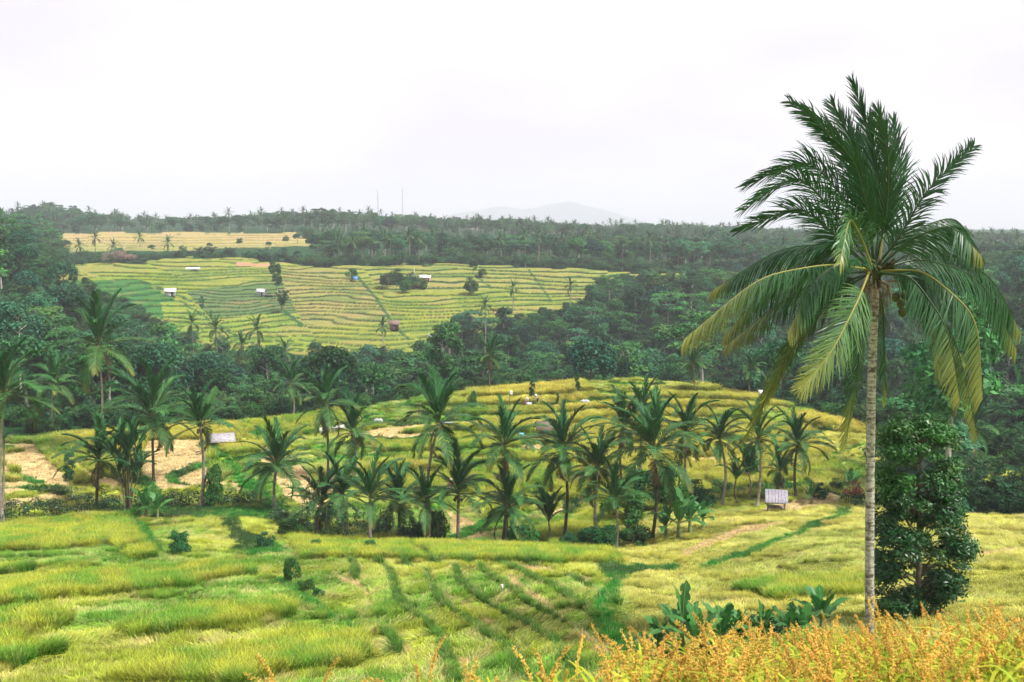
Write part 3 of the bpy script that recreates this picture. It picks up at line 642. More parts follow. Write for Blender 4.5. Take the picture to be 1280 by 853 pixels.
def make_palm(px, py, tx, ty, rpx, label, group=None, Yb=None, nf=19, style='full', seed=0, base=None, pale=None, bow=0.0, wind=0):
    rng = np.random.default_rng(2000 + seed)
    b = base if base is not None else (hit(px, py) if Yb is None else None)
    if b is None: d = at(px, 300, 1.0); b = np.array([d[0] * Yb, Yb, ground(d[0] * Yb, Yb)])
    T = at(tx, ty, b[1]); root = empty('coconut_palm', b - np.array([0, 0, .05])); tag(root, label, 'palm tree', group)
    sz = rpx / F * b[1] * 1.08; tp = T - b; r = .13 if sz > 3 else .09
    put('trunk', palm_trunk(b, T, r * 1.25, r * .8, bow, seed % 3 != 1 if pale is None else pale, seed), root)
    if style == 'full': lst = [0, 0, 0, 1, 1, 1, 1, 2, 2, 2, 2, 3, 3, 3, 3, 4, 4, 4, 4, 4, 5, 5, 5, 5, 6, 6]
    elif style == 'young': lst = [0, 0, 0, 1, 1, 1, 2, 2, 2, 2, 3, 3, 3, 3, 4, 4, 4, 5, 5]
    elif style == 'brush': lst = [0, 0, 0, 0, 0, 1, 1, 1, 1, 2, 2]
    elif style == 'swept': lst = [0, 0, 0, 0, 1, 1, 1, 2, 2, 3, 3, 4, 4, 4, 5, 5, 5, 6, 6, 6]
    a0 = rng.random() * 6.28
    for i, e in enumerate(lst):
        a = a0 + i * 2.39996 + rng.normal() * .25
        if wind: a = a + wind * .9 * math.sin(PI - a) * .6
        s = sz * (.92 + .22 * rng.random()) * (1.12 if e < 2 else 1)
        o = put('frond', FM[e][int(rng.integers(0, 3))], root, tp + np.array([0, 0, .0]), (rng.normal() * .10, rng.normal() * .10, a), s)
    if seed % 3 != 0 and style != 'brush':
        for k in range(1 + seed % 2): put('dead_frond', DEAD[k], root, tp - np.array([0, 0, .15]), (0, .25, rng.random() * 6.28), sz * .85)
    if sz > 3.2 and style != 'brush':
        for k in range(6):
            a = rng.random() * 6.28; put('coconut', NUT, root, tp + np.array([math.cos(a) * .3, math.sin(a) * .3, -.25 - .35 * rng.random()]))
    return root
# ------------------------------------------------------------------ the big palm in front
HY = 33.0
hb = at(1088, 803, HY); hb[2] = ground(hb[0], hb[1]) - .05
hero = empty('coconut_palm', hb); tag(hero, 'big coconut palm towering over the whole valley, tallest in the photo', 'palm tree')
def hl(px, py, dy=0.0): return at(px, py, HY + dy) - hb
tr = [(1088, 803), (1087, 780), (1087, 700), (1087.5, 600), (1089, 500), (1091, 430), (1093, 385), (1094, 338)]
tp = np.array([hl(a, b, 0) for a, b in tr]); tp[0, 2] = -.1
tt_ = np.linspace(0, 1, 60); sd = np.array([np.interp(tt_, np.linspace(0, 1, len(tp)), tp[:, k]) for k in range(3)]).T
g = G(); R = np.interp(tt_, [0, .03, .2, .6, .9, .97, 1], [.23, .165, .15, .14, .13, .17, .12]) * (1 + .035 * (np.arange(60) % 2)); g.tube(sd, R, 14, (.30, .27, .225))
def trunkmat():
    m, nt, out = newmat('palm_trunk'); L = nt.links; tc = N(nt, 'ShaderNodeTexCoord'); mp = N(nt, 'ShaderNodeMapping'); mp.inputs['Scale'].default_value = (1, 1, 9)
    L.new(tc.outputs['Object'], mp.inputs[0]); n1 = N(nt, 'ShaderNodeTexNoise'); n1.inputs['Scale'].default_value = 1.6; n1.inputs['Detail'].default_value = 7; L.new(mp.outputs[0], n1.inputs[0])
    n2 = N(nt, 'ShaderNodeTexNoise'); n2.inputs['Scale'].default_value = 9; n2.inputs['Detail'].default_value = 5; L.new(tc.outputs['Object'], n2.inputs[0])
    ad = N(nt, 'ShaderNodeMath', operation='ADD'); L.new(n1.outputs[0], ad.inputs[0]); L.new(n2.outputs[0], ad.inputs[1])
    cr = N(nt, 'ShaderNodeValToRGB'); cr.color_ramp.elements[0].position = .40; cr.color_ramp.elements[0].color = (.07, .062, .045, 1); cr.color_ramp.elements[1].position = .57; cr.color_ramp.elements[1].color = (.40, .38, .33, 1)
    h = N(nt, 'ShaderNodeMath', operation='MULTIPLY'); h.inputs[1].default_value = .5; L.new(ad.outputs[0], h.inputs[0]); L.new(h.outputs[0], cr.inputs[0])
    b = N(nt, 'ShaderNodeBsdfPrincipled'); b.inputs['Roughness'].default_value = .9; L.new(cr.outputs[0], b.inputs['Base Color'])
    bp = N(nt, 'ShaderNodeBump'); bp.inputs['Strength'].default_value = .8; bp.inputs['Distance'].default_value = .04; L.new(n1.outputs[0], bp.inputs['Height']); L.new(bp.outputs[0], b.inputs['Normal'])
    L.new(b.outputs[0], out.inputs[0]); return m
put('trunk', g.me('trunk', trunkmat(), True), hero)
def bez(pts, n=26):
    P = np.array(pts, float); t = np.linspace(0, 1, n)
    # Catmull-like smoothing through the given points
    s = np.linspace(0, 1, len(P)); out = np.array([np.interp(t, s, P[:, k]) for k in range(3)]).T
    for _ in range(6): out[1:-1] = .5 * out[1:-1] + .25 * (out[:-2] + out[2:])
    return out
# rachis points (px, py, depth offset m), roll (deg: 0 leaflets to and fro, 90 across the view), leaflet m, droop, yellow tip, pairs, brightness
HF = [
 ([(1094, 345, 0), (1100, 270, .2), (1092, 185, .4), (1066, 104, .6)], 84, .80, .05, 0, 100, .75, (28, 14)),
 ([(1094, 345, .1), (1108, 270, -.3), (1112, 200, -.5), (1098, 140, -.7)], 80, .82, .08, 0, 95, .8, (30, 14)),
 ([(1092, 345, .3), (1086, 270, .8), (1072, 190, 1.2), (1040, 130, 1.6)], 78, .85, .08, 0, 95, .8, (32, 18)),
 ([(1093, 345, -.1), (1088, 280, -.6), (1070, 200, -1.0), (1006, 140, -1.3)], 60, .80, .14, 0, 95, .8, (34, 18)),
 ([(1091, 345, .5), (1075, 260, 1.3), (1045, 170, 1.8), (988, 128, 2.2)], 60, .80, .16, 0, 90, .9, (36, 22)),
 ([(1090, 345, .4), (1062, 255, 1.0), (1010, 196, 1.5), (934, 232, 1.8)], 38, .95, .30, 0, 105, .95, (50, 24)),
 ([(1088, 345, -.3), (1050, 275, -.8), (998, 215, -1.3), (930, 262, -1.8)], 42, .9, .30, 0, 100, 1.0, (50, 24)),
 ([(1088, 346, .1), (1050, 300, .5), (1000, 256, .6), (925, 288, .9)], 48, .85, .18, 0, 95, 1.05, (46, 22)),
 ([(1096, 345, .2), (1112, 280, .9), (1128, 215, 1.4), (1116, 150, 1.9)], 74, .7, .12, 0, 85, 1.0, (38, 20)),
 ([(1096, 346, -.1), (1122, 300, -.5), (1160, 235, -.9), (1216, 184, -1.2)], 62, .72, .24, 0, 90, .95, (48, 28)),
 ([(1098, 346, .3), (1135, 290, .9), (1195, 268, 1.3), (1230, 325, 1.7)], 24, .95, .5, 0, 105, .85, (58, 24)),
 ([(1098, 348, -.3), (1140, 305, -1.0), (1190, 280, -1.7), (1226, 318, -2.3)], 30, .85, .45, .15, 95, 1.1, (54, 24)),
 ([(1098, 350, .2), (1150, 330, .7), (1225, 345, 1.1), (1270, 435, 1.5)], 22, 1.0, .6, .1, 105, .95, (58, 22)),
 ([(1098, 352, -.3), (1155, 345, -1.1), (1222, 395, -1.9), (1228, 498, -2.2)], 34, 1.0, .5, .35, 100, 1.2, (56, 22)),
 ([(1097, 354, .4), (1140, 355, 1.1), (1195, 420, 1.7), (1222, 545, 2.0)], 40, .75, .45, .3, 85, .95, (50, 22)),
 ([(1097, 355, -.3), (1130, 350, -.8), (1162, 390, -1.1), (1172, 470, -1.2)], 52, .85, .5, .6, 90, .95, (50, 22)),
 ([(1097, 355, .5), (1125, 345, 1.4), (1150, 385, 2.1), (1205, 455, 2.6)], 50, .8, .5, .5, 80, .8, (50, 22)),
 ([(1088, 348, .3), (1050, 312, .9), (975, 310, 1.5), (892, 362, 2.0)], 24, 1.0, .55, .12, 105, .95, (58, 24)),
 ([(1087, 350, -.3), (1035, 338, -1.3), (950, 345, -2.4), (856, 424, -3.2)], 34, 1.0, .48, .38, 110, 1.2, (56, 24)),
 ([(1088, 352, .5), (1035, 352, 1.5), (965, 385, 2.2), (908, 432, 2.8)], 34, .85, .5, .45, 90, 1.0, (54, 24)),
 ([(1086, 354, -.5), (1072, 385, -1.6), (1040, 440, -2.6), (1002, 486, -3.2)], 82, .95, .12, .5, 95, 1.9, (54, 26)),
 ([(1088, 354, .3), (1050, 372, .9), (985, 440, 1.5), (935, 545, 1.8)], 50, .95, .45, .5, 100, .85, (50, 22)),
 ([(1089, 355, .5), (1055, 360, 1.3), (1000, 420, 1.9), (962, 500, 2.2)], 48, .9, .5, .3, 90, .75, (50, 22)),
 ([(1090, 356, .3), (1078, 400, .9), (1072, 470, 1.1), (1056, 556, 1.1)], 58, .8, .35, .3, 95, .8, (42, 20)),
 ([(1094, 356, .5), (1104, 390, 1.2), (1106, 450, 1.4), (1104, 500, 1.4)], 50, .6, .4, .2, 70, .8, (42, 20)),
 ([(1090, 348, -.4), (1078, 300, -1.8), (1062, 268, -3.0), (1050, 330, -4.2)], 70, .75, .5, .12, 85, 1.5, (50, 24)),
 ([(1092, 346, .6), (1085, 280, 1.8), (1080, 215, 2.8), (1068, 165, 3.4)], 70, .85, .12, 0, 90, .85, (36, 20)),
 ([(1093, 346, .7), (1104, 275, 1.9), (1095, 215, 2.7), (1085, 150, 3.2)], 76, .85, .1, 0, 90, .85, (34, 18)),
 ([(1098, 350, .6), (1165, 312, 1.4), (1240, 345, 2.1), (1276, 415, 2.6)], 24, .95, .55, .1, 95, .85, (58, 24)),
 ([(1097, 354, -.5), (1140, 352, -1.5), (1186, 410, -2.4), (1200, 500, -2.9)], 44, .85, .5, .4, 90, 1.05, (52, 24)),
 ([(1088, 352, .8), (1040, 330, 1.8), (965, 352, 2.8), (905, 420, 3.4)], 28, .9, .55, .25, 95, .8, (56, 24)),
 ([(1090, 350, -.6), (1060, 330, -2.0), (1015, 350, -3.2), (985, 415, -3.9)], 40, .85, .5, .2, 90, 1.0, (54, 24)),
]
for i, (pts, roll, L, dr, ty, npair, br, an) in enumerate(HF):
    pts = [(pts[0][0], pts[0][1] - 13, pts[0][2]), (pts[1][0], pts[1][1] - 8 * (pts[1][1] > 300), pts[1][2])] + list(pts[2:])
    rng = np.random.default_rng(500 + i); P = bez([hl(*p) for p in pts]); T = np.gradient(P, axis=0); T /= np.linalg.norm(T, axis=1)[:, None]
    ny = np.cross(T, [0, 1., 0]); ny /= np.linalg.norm(ny, axis=1)[:, None] + 1e-9; ry = math.radians(roll); S0 = np.array([0, 1., 0]) * math.cos(ry) + ny * math.sin(ry)
    g = G(); yel = br > 1.15
    g.tube(P, np.linspace(.045, .006, len(P)), 6, (np.array((.30, .28, .06)) if yel else np.array((.035, .075, .025))), False)
    leaflets(g, P, S0, L * (1.5 if roll < 46 and dr > .4 else 1.3), int(npair * 1.12), .040, dr * 1.25, rng, PG * br * .82 * np.array([1 + max(0, br - 1) * .9, 1, 1]), PY * 1.1, miss=.05, jit=9, wind=((-.20 if roll < 70 and dr < .4 else -.05), 0, 0), ang=an, seg=3, fold=(-.55 if dr > .4 and roll < 46 else .12 if roll < 70 else .05), t0=.20, tipy=ty, clump=26)
    put('frond', g.me('frond', M_LEAF1), hero)
g = G(); g.tube(bez([hl(1096, 345), hl(1108, 270, -.2), (hl(1108, 180, -.3))], 12), np.linspace(.05, .008, 12), 6, (.42, .40, .20)); put('spear_leaf', g.me('spear_leaf', M_LEAF1, True), hero)
rng = np.random.default_rng(3)
g = G()
for k in range(26):
    a = rng.random() * 6.28; q = hl(1094, 344) + np.array([math.cos(a) * .12, math.sin(a) * .12, 0]); e = q + np.array([math.cos(a) * .5, math.sin(a) * .5, .25 + .3 * rng.random()]); g.tube([q - (0, 0, .45), q, e], [.05, .08, .04], 6, (.06, .06, .025))
for k in range(40):
    a = rng.random() * 6.28; q = hl(1094, 350) + np.array([math.cos(a) * .2, math.sin(a) * .2, -.3 * rng.random()]); g.tube([q, q + np.array([math.cos(a) * .25, math.sin(a) * .25, -.1]), q + np.array([math.cos(a) * .35, math.sin(a) * .35, -.6 - .5 * rng.random()])], [.02, .015, .004], 4, (.20, .14, .08))
put('leaf_bases', g.me('leaf_bases', M_BARK, True), hero)
for (a, b, d) in ((1120, 372, -.4), (1126, 380, -.2), (1131, 370, .1), (1128, 390, -.35), (1080, 378, .3), (1137, 383, .2)):
    g = G(); q = hl(a, b, d); g.tube([q + (0, 0, .17), q + (0, 0, .12), q, q - (0, 0, .12), q - (0, 0, .16)], [.03, .10, .14, .10, .03], 10, (.10, .11, .035)); put('coconut', g.me('coconut', M_BARK, True), hero)
g = G(); P = bez([hl(1110, 352, -.3), hl(1135, 350, -.8), hl(1160, 365, -1.1), hl(1150, 405, -1.1)], 14)
leaflets(g, P, np.array([.3, .9, .2]), .55, 60, .05, .5, rng, np.array((.16, .12, .10)), (.30, .26, .22), seg=3, tipy=.3, t0=.3, ang=(30, 15)); g.tube(P, np.linspace(.04, .01, 14), 5, (.22, .17, .12), False)
put('dead_frond', g.me('dead_frond', M_LEAF1), hero)
# ------------------------------------------------------------------ individually placed palms (base px,py  crown px,py  crown radius px)
PALMS = [
 (3, 652, 7, 492, 62, 'tall palm cut by the left border, crown swept upward in the wind', 'full', .0),
 (121, 636, 124, 575, 50, 'young palm with upright feathery fronds beside the left straw plots', 'young', 0),
 (127, 566, 124, 432, 60, 'very tall thin palm at left with long drooping pale fronds, before the forest', 'swept', 0),
 (68, 546, 67, 480, 32, 'slim palm at the forest edge behind the left straw plots', 'full', 0),
 (192, 604, 190, 520, 62, 'dense dark palm left of the slate tarpaulin roof, widest crown of the left row', 'full', 0),
 (251, 636, 250, 532, 48, 'slender palm just left of the tarpaulin roof, fronds brushed upright', 'young', 0),
 (345, 642, 346, 582, 52, 'palm with round full crown right of the tarpaulin roof', 'full', 0),
 (410, 600, 408, 504, 44, 'tall palm behind the dark palm thicket with thin reddish trunk', 'swept', 0),
 (442, 606, 440, 540, 42, 'short palm in front of the grey sack pile, dark leafy trunk', 'swept', 0),
 (465, 684, 463, 622, 50, 'pale trunked palm standing in front of the dark palm thicket', 'young', 0),
 (432, 672, 428, 618, 46, 'stocky palm in the left half of the dark thicket', 'young', 0),
 (400, 668, 402, 628, 46, 'low palm forming the left end of the dark thicket', 'full', 0),
 (500, 668, 500, 625, 44, 'low palm forming the right end of the dark thicket', 'full', 0),
 (535, 682, 532, 628, 42, 'small palm with upright crown below the tall leaning palm', 'young', 0),
 (545, 680, 549, 528, 58, 'tall leaning palm near the middle with dark drooping crown', 'swept', -.8),
 (572, 682, 573, 616, 50, 'palm with straight dark trunk and steep fronds, right of the leaning palm', 'young', 0),
 (628, 684, 630, 556, 52, 'tall palm of a close pair, its crown the higher one', 'young', 0),
 (637, 684, 636, 634, 48, 'lower palm of the close pair standing under the taller crown', 'full', 0),
 (686, 682, 686, 652, 38, 'small young palm between the close pair and the brown roofed shelter palm', 'brush', 0),
 (704, 678, 704, 562, 52, 'palm right of the brown roofed shelter with thick shaggy trunk', 'full', 0),
 (745, 684, 747, 586, 44, 'dark palm left of the tallest middle palm', 'full', 0),
 (770, 692, 769, 625, 44, 'palm rooted lowest in the right group, steep upright fronds', 'young', 0),
 (815, 676, 818, 560, 64, 'large palm beside the banana clump with the biggest crown of the right group', 'full', .3),
 (856, 625, 858, 540, 44, 'palm behind the banana clump with yellowing lower fronds', 'full', 0),
 (902, 634, 899, 548, 38, 'thin curved palm standing alone right of the banana clump', 'full', .5),
 (778, 610, 779, 532, 40, 'palm half hidden behind the biggest crown of the right group', 'full', 0),
 (800, 612, 802, 515, 38, 'palm rising just behind the biggest crown, its top against the yellow crest', 'young', 0),
 (946, 634, 948, 548, 40, 'thick trunked palm whose crown hides behind a hanging frond of the big palm', 'swept', 0),
 (995, 622, 997, 556, 42, 'full palm behind the tin roofed shed', 'full', 0),
 (975, 618, 975, 588, 28, 'small palm directly behind the tin roofed shed', 'young', 0),
 (934, 627, 935, 590, 28, 'narrow upright young palm between the curved palm and the thick trunked palm', 'brush', 0),
 (920, 628, 920, 600, 26, 'small bushy young palm next to the thin curved palm', 'brush', 0),
 (868, 492, 866, 455, 22, 'pale palm at the forest edge just beyond the yellow crest', 'full', 0),
 (939, 496, 939, 460, 20, 'white trunked palm at the forest edge beside the white board', 'full', 0),
 (612, 488, 612, 444, 24, 'lone palm at the forest edge beyond the left part of the crest', 'swept', 0),
 (1186, 520, 1190, 434, 38, 'tall white trunked palm behind the right hand hanging fronds', 'swept', .5),
 (1209, 616, 1216, 536, 38, 'white trunked leaning palm right of the leafy green tree', 'swept', .6),
 (1278, 560, 1276, 500, 34, 'palm cut by the right border above the dark bank', 'full', 0),
 (366, 524, 364, 480, 28, 'thin pale palm at the forest edge behind the round crowned palm', 'swept', 0),
]
GRP = 'coconut palms of the valley plots'
for i, (bx, by, tx, ty, r, lab, stl, bow) in enumerate(PALMS):
    make_palm(bx, by, tx, ty, r, lab, GRP, style=stl, seed=i, bow=bow if bow else ((i * 37) % 11 - 5) * .07, pale=True if 'white' in lab or 'pale trunk' in lab else None)
# multi stemmed clump palm
cb_ = hit(160, 640)
root = empty('clump_palm', cb_); tag(root, 'clump of thin upright palm stems growing from one root at left', 'palm tree')
rng = np.random.default_rng(71); g = G()
for k in range(9):
    a = rng.random() * 6.28; top = np.array([math.cos(a) * (.4 + .9 * rng.random()), math.sin(a) * .6, 3 + 3 * rng.random()]); g.tube([(math.cos(a) * .25, math.sin(a) * .25, -.1), top * .5 + (0, 0, .3), top], [.07, .055, .045], 6, (.14, .12, .07))
    for e in (0, 0, 1, 1, 2): put('frond', FM[e][k % 3], root, top, (rng.normal() * .08, rng.normal() * .08, rng.random() * 6.28), 2.6 + rng.random())
put('stem', g.me('stem', M_BARK, True), root)
# slim pole palm at the left edge
b = hit(4, 648); root = empty('slim_palm', b); tag(root, 'thin ringed trunk topped by a tiny light green tuft at the left edge', 'palm tree')
T = at(5, 549, b[1]) - b; put('trunk', palm_trunk((0, 0, 0), T, .11, .08, 0, True, 3), root)
for k in range(12): put('frond', FM[[1, 2, 3, 4][k % 4]][k % 3], root, T, (0, 0, k * 2.4), .85)
# distant palms
rng = np.random.default_rng(77)
def far_crown(seed):
    g = G(); r = np.random.default_rng(seed)
    for i, e in enumerate([0, 0, 1, 1, 2, 2, 3, 3, 4, 4, 4, 5, 5, 5, 6, 6]):
        me = FM[e][i % 3]; n = len(me.vertices); co = np.empty(n * 3, np.float32); me.vertices.foreach_get('co', co); co = co.reshape(-1, 3)
        a = i * 2.39996; co = co @ np.array([[math.cos(a), math.sin(a), 0], [-math.sin(a), math.cos(a), 0], [0, 0, 1]])
        k = len(me.polygons); li = np.empty(len(me.loops), np.int32); me.loops.foreach_get('vertex_index', li); lt = np.empty(k, np.int32); me.polygons.foreach_get('loop_total', lt)
        q = li[np.repeat(lt, lt) == 4].reshape(-1, 4); cl = np.empty(n * 4, np.float32); me.attributes['Col'].data.foreach_get('color', cl)
        g.add(co * (4.2 + r.random() * .6), q, cl.reshape(-1, 4)[:, :3])
    return g.me('crown', M_FROND)
FC = [far_crown(s) for s in range(2)]
FT_ = [palm_trunk((0, 0, 0), (0, 0, 1), .17, .11, 0, True, 9)]
def far_palm_trunk(h, seed): return palm_trunk((0, 0, 0), (.3, 0, h), .19, .13, .3, True, seed)
DP = [(238, 445, 238, 405, 'palm'), (268, 452, 268, 412, ''), (300, 455, 301, 432, ''), (320, 450, 320, 412, ''), (355, 455, 355, 440, ''), (477, 428, 477, 409, ''), (640, 398, 640, 360, ''), (606, 392, 605, 383, ''), (712, 380, 712, 358, ''), (560, 425, 560, 415, '')]
DL = ['pale trunked palm at left end of the row below the bright yellow terraces', 'dark palm second from the left in the row below the bright terraces', 'low palm in the row below the terraces, between two taller ones', 'palm at the right end of the four below the terraces',
      'small palm in the treetops right of the four palms below the terraces', 'dark palm beside the brown thatched hut on the terraces', 'palm at the right edge of the far terraces', 'palm crown topping the dark grove right of the terraces', 'greyish palm near the right tip of the far terraces', 'palm rising among trees beside the white car']
for i, (bx, by, tx, ty, _) in enumerate(DP):
    Y = [262, 258, 262, 255, 255, 305, 352, 300, 350, 285][i]; d = at(tx, ty, Y); gz = ground(d[0], d[1]); h = max(3, d[2] - gz)
    root = empty('coconut_palm', (d[0], d[1], gz)); tag(root, DL[i], 'palm tree', 'palms near the far terraces'); put('trunk', far_palm_trunk(h, i), root); put('crown', FC[i % 2], root, (.3, 0, h), (0, 0, i), .8 if i > 4 else .95)
UL = [(118, 316, 118, 298, 'tallest palm at left of the upper fields'), (100, 320, 98, 308, 'low palm at the left end of the upper fields'), (174, 312, 174, 297, 'spreading palm in the middle of the upper fields'), (208, 318, 209, 304, 'palm beside bushes right of the dry thatch coloured tree'), (141, 320, 141, 308, 'thin palm between two upper field palms')]
for i, (bx, by, tx, ty, lab) in enumerate(UL):
    Y = [500, 490, 540, 490, 500][i]; d = at(tx, ty, Y); gz = ground(d[0], d[1]); h = max(3, d[2] - gz)
    root = empty('coconut_palm', (d[0], d[1], gz)); tag(root, lab, 'palm tree', 'palms of the upper fields'); put('trunk', far_palm_trunk(h, i + 20), root); put('crown', FC[i % 2], root, (.3, 0, h), (0, 0, i * 2.), 1.0)
# ------------------------------------------------------------------ forest
def Ttop(px, Y):
    if Y < 440: return np.interp(px, [-40, 0, 60, 84, 95, 120, 190, 230, 300, 340, 400, 480, 540, 560, 640, 700, 745, 765, 850, 1000, 1280], [258, 255, 262, 290, 345, 378, 392, 415, 425, 420, 422, 425, 412, 378, 378, 368, 352, 336, 334, 322, 302])
    if Y < 690: return np.interp(px, [-40, 60, 75, 90, 160, 240, 375, 390, 420, 480, 560, 700, 800, 1000, 1280], [264, 266, 306, 322, 322, 310, 308, 290, 284, 286, 290, 292, 292, 296, 300])
    return np.interp(px, [-40, 30, 60, 75, 110, 200, 280, 340, 420, 480, 560, 640, 700, 760, 800, 900, 1000, 1280], [266, 258, 252, 250, 264, 271, 270, 264, 259, 266, 271, 272, 278, 280, 278, 281, 286, 290])
def sites(sp_, y0, y1, seed, ang=.545, off=7):
    r = np.random.default_rng(seed); gx = np.arange(-y1 * .62, y1 * .62, sp_); gy = np.arange(y0, y1, sp_ * .9); xx, yy = np.meshgrid(gx, gy); xx = xx + ((np.arange(len(gy)) % 2) * .5 * sp_)[:, None]
    xx = (xx + r.normal(size=xx.shape) * sp_ * .27).ravel(); yy = (yy + r.normal(size=yy.shape) * sp_ * .27).ravel(); k = (np.abs(xx / yy) < ang) & (yy > y0) & (yy < y1); xx, yy = xx[k], yy[k]
    z, fr, ris, px, py, ft, uf, pid = terr(xx, yy); px2, _ = proj(xx, yy, z); zz, kd = zone(xx, yy, z, fr, ris, px, py, ft, uf, pid)
    k = (kd == 0) & (yy > crestY(px2) + off)
    return xx[k], yy[k], z[k], px[k], r
def nearFT(x, y, z, d=6.0):
    out = np.zeros(len(x), bool)
    for ax, ay in ((0, -d), (d, 0), (-d, 0), (0, d)):
        t = terr(x + ax, y + ay); out |= t[5] | t[6]
    return out
CNT = 0
LBL = {'round': 'round crowned dark green tree in the dense wood filling the valley', 'tall': 'tall slim tree with pale trunk in the dense valley wood', 'layered': 'flat topped layered tree spreading over the valley wood', 'bushy': 'low bushy tree at the foot of the valley wood', 'plume': 'arching bamboo clump with feathery plumes in the valley wood'}
def pick_kind(r, p=(.32, .24, .2, .06, .18)): return ['round', 'tall', 'layered', 'bushy', 'plume'][int(r.choice(5, p=p))]
def put_tree(kind, x, y, z, s, rz, label, cat='tree', group=None, name=None):
    opts = [t for t in TP if t[0] == kind]; _, tm, cm = opts[int(abs(x * 7.3 + y)) % len(opts)]
    root = empty(name or {'round': 'broadleaf_tree', 'tall': 'slim_tree', 'layered': 'layered_tree', 'bushy': 'bushy_tree', 'plume': 'bamboo_clump'}[kind], (x, y, z - .3), rz); root.scale = (s,) * 3
    tag(root, label, cat, group); put('trunk', tm, root); put('crown', cm, root); return root
x, y, z, px, r = sites(12.6, 84, 432, 21)
nf_ = nearFT(x, y, z); order = np.argsort(y); rest = []
for i in order:
    kd_ = pick_kind(r); lim = Ttop(px[i], y[i]) + abs(r.normal()) * 16 + (0 if y[i] < 300 else 0); ztop = -(lim - 285) / F * y[i]; smax = (ztop - z[i]) / HT[kd_]
    s = .72 + .42 * r.random()
    if nf_[i] : s = min(s, .5); kd_ = 'bushy' if kd_ != 'plume' else kd_
    if smax < s:
        s = smax
        if s < .42: kd_ = 'bushy'; s = (ztop - z[i]) / 7
    if s < .3: continue
    s = min(s, 1.35)
    if CNT < 292: put_tree(kd_, x[i], y[i], z[i], s, r.random() * 6.28, LBL[kd_], 'tree', 'trees of the valley wood: ' + kd_); CNT += 1
    else: rest.append((x[i], y[i], z[i], s, kd_))
def tree_protos(): 
    out = []
    for j, (k, tm, cm) in enumerate(TP):
        g_ = []
        a = bpy.data.objects.new('wood_crown_%02d' % j, cm); out.append(a)
    for j in range(2): out.append(bpy.data.objects.new('wood_palm_%02d' % j, FC[j]))
    for j, (k, tm, cm) in enumerate(TP): out.append(bpy.data.objects.new('wood_trunk_%02d' % j, tm))
    out.append(bpy.data.objects.new('wood_trunk_zz', far_palm_trunk(1.0, 1)))
    return out
WC = proto_col('wood_protos', tree_protos()); NTP = len(TP)
P_, S_, R_, I_ = [], [], [], []
def wood(x, y, z, s, kd_, r):
    js = [j for j, t in enumerate(TP) if t[0] == kd_]; j = js[int(r.integers(0, len(js)))]; a = r.random() * 6.28
    wv = .9 + .3 * r.random()
    P_.append((x, y, z - .3)); S_.append((s * wv, s * wv, s)); R_.append((0, 0, a)); I_.append(j)
    P_.append((x, y, z - .3)); S_.append((s * wv, s * wv, s)); R_.append((0, 0, a)); I_.append(NTP + 2 + j)
for (a, b, c, s, k) in rest: wood(a, b, c, s, k, r)
for (sp_, y0, y1, sd_) in ((11.5, 432, 690, 31), (14, 690, 1150, 32), (26, 1150, 2300, 33)):
    x, y, z, px, r = sites(sp_, y0, y1, sd_); nn_ = nearFT(x, y, z, 9) if y0 < 690 else np.zeros(len(x), bool)
    for i in range(len(x)):
        lim = Ttop(px[i], y[i]) + abs(r.normal()) * 9; ztop = -(lim - 285) / F * y[i]
        if r.random() < .16 and not nn_[i]:
            h = min(9 + 7 * r.random(), ztop - z[i] - 1 + 3 * (r.random() < .4))
            if h < 4: continue
            P_.append((x[i], y[i], z[i])); S_.append((1, 1, h)); R_.append((0, 0, 0)); I_.append(NTP * 2 + 2); P_.append((x[i], y[i], z[i] + h)); S_.append((1, 1, 1)); R_.append((0, 0, r.random() * 6)); I_.append(NTP + int(r.integers(0, 2))); continue
        kd_ = pick_kind(r, (.38, .26, .18, .08, .10)); s = .75 + .45 * r.random(); smax = (ztop - z[i]) / HT[kd_]
        if nn_[i]: s = .35
        s = min(s, smax)
        if s < .25: continue
        wood(x[i], y[i], z[i], s, kd_, r)
# undergrowth fill below the valley trees
x, y, z, px, r = sites(4.4, 84, 480, 41, off=2); nfu = nearFT(x, y, z, 3.0)
for i in range(len(x)):
    s = .3 + .35 * r.random(); lim = Ttop(px[i], y[i]); ztop = -(lim - 285) / F * y[i]
    if nfu[i] and r.random() < .15: continue
    if z[i] + 7 * s > ztop: s = .22 + .3 * r.random()
    P_.append((x[i], y[i], z[i] - .4)); S_.append((s * 1.3, s * 1.3, s)); R_.append((0, 0, r.random() * 6.28)); I_.append([j for j, t in enumerate(TP) if t[0] in ('bushy', 'plume')][int(r.integers(0, 3))])
scatter('distant_wood', P_, R_, S_, I_, np.ones((len(P_), 3)), WC, 'blue green wood and undergrowth covering the far ridges and valley floor')
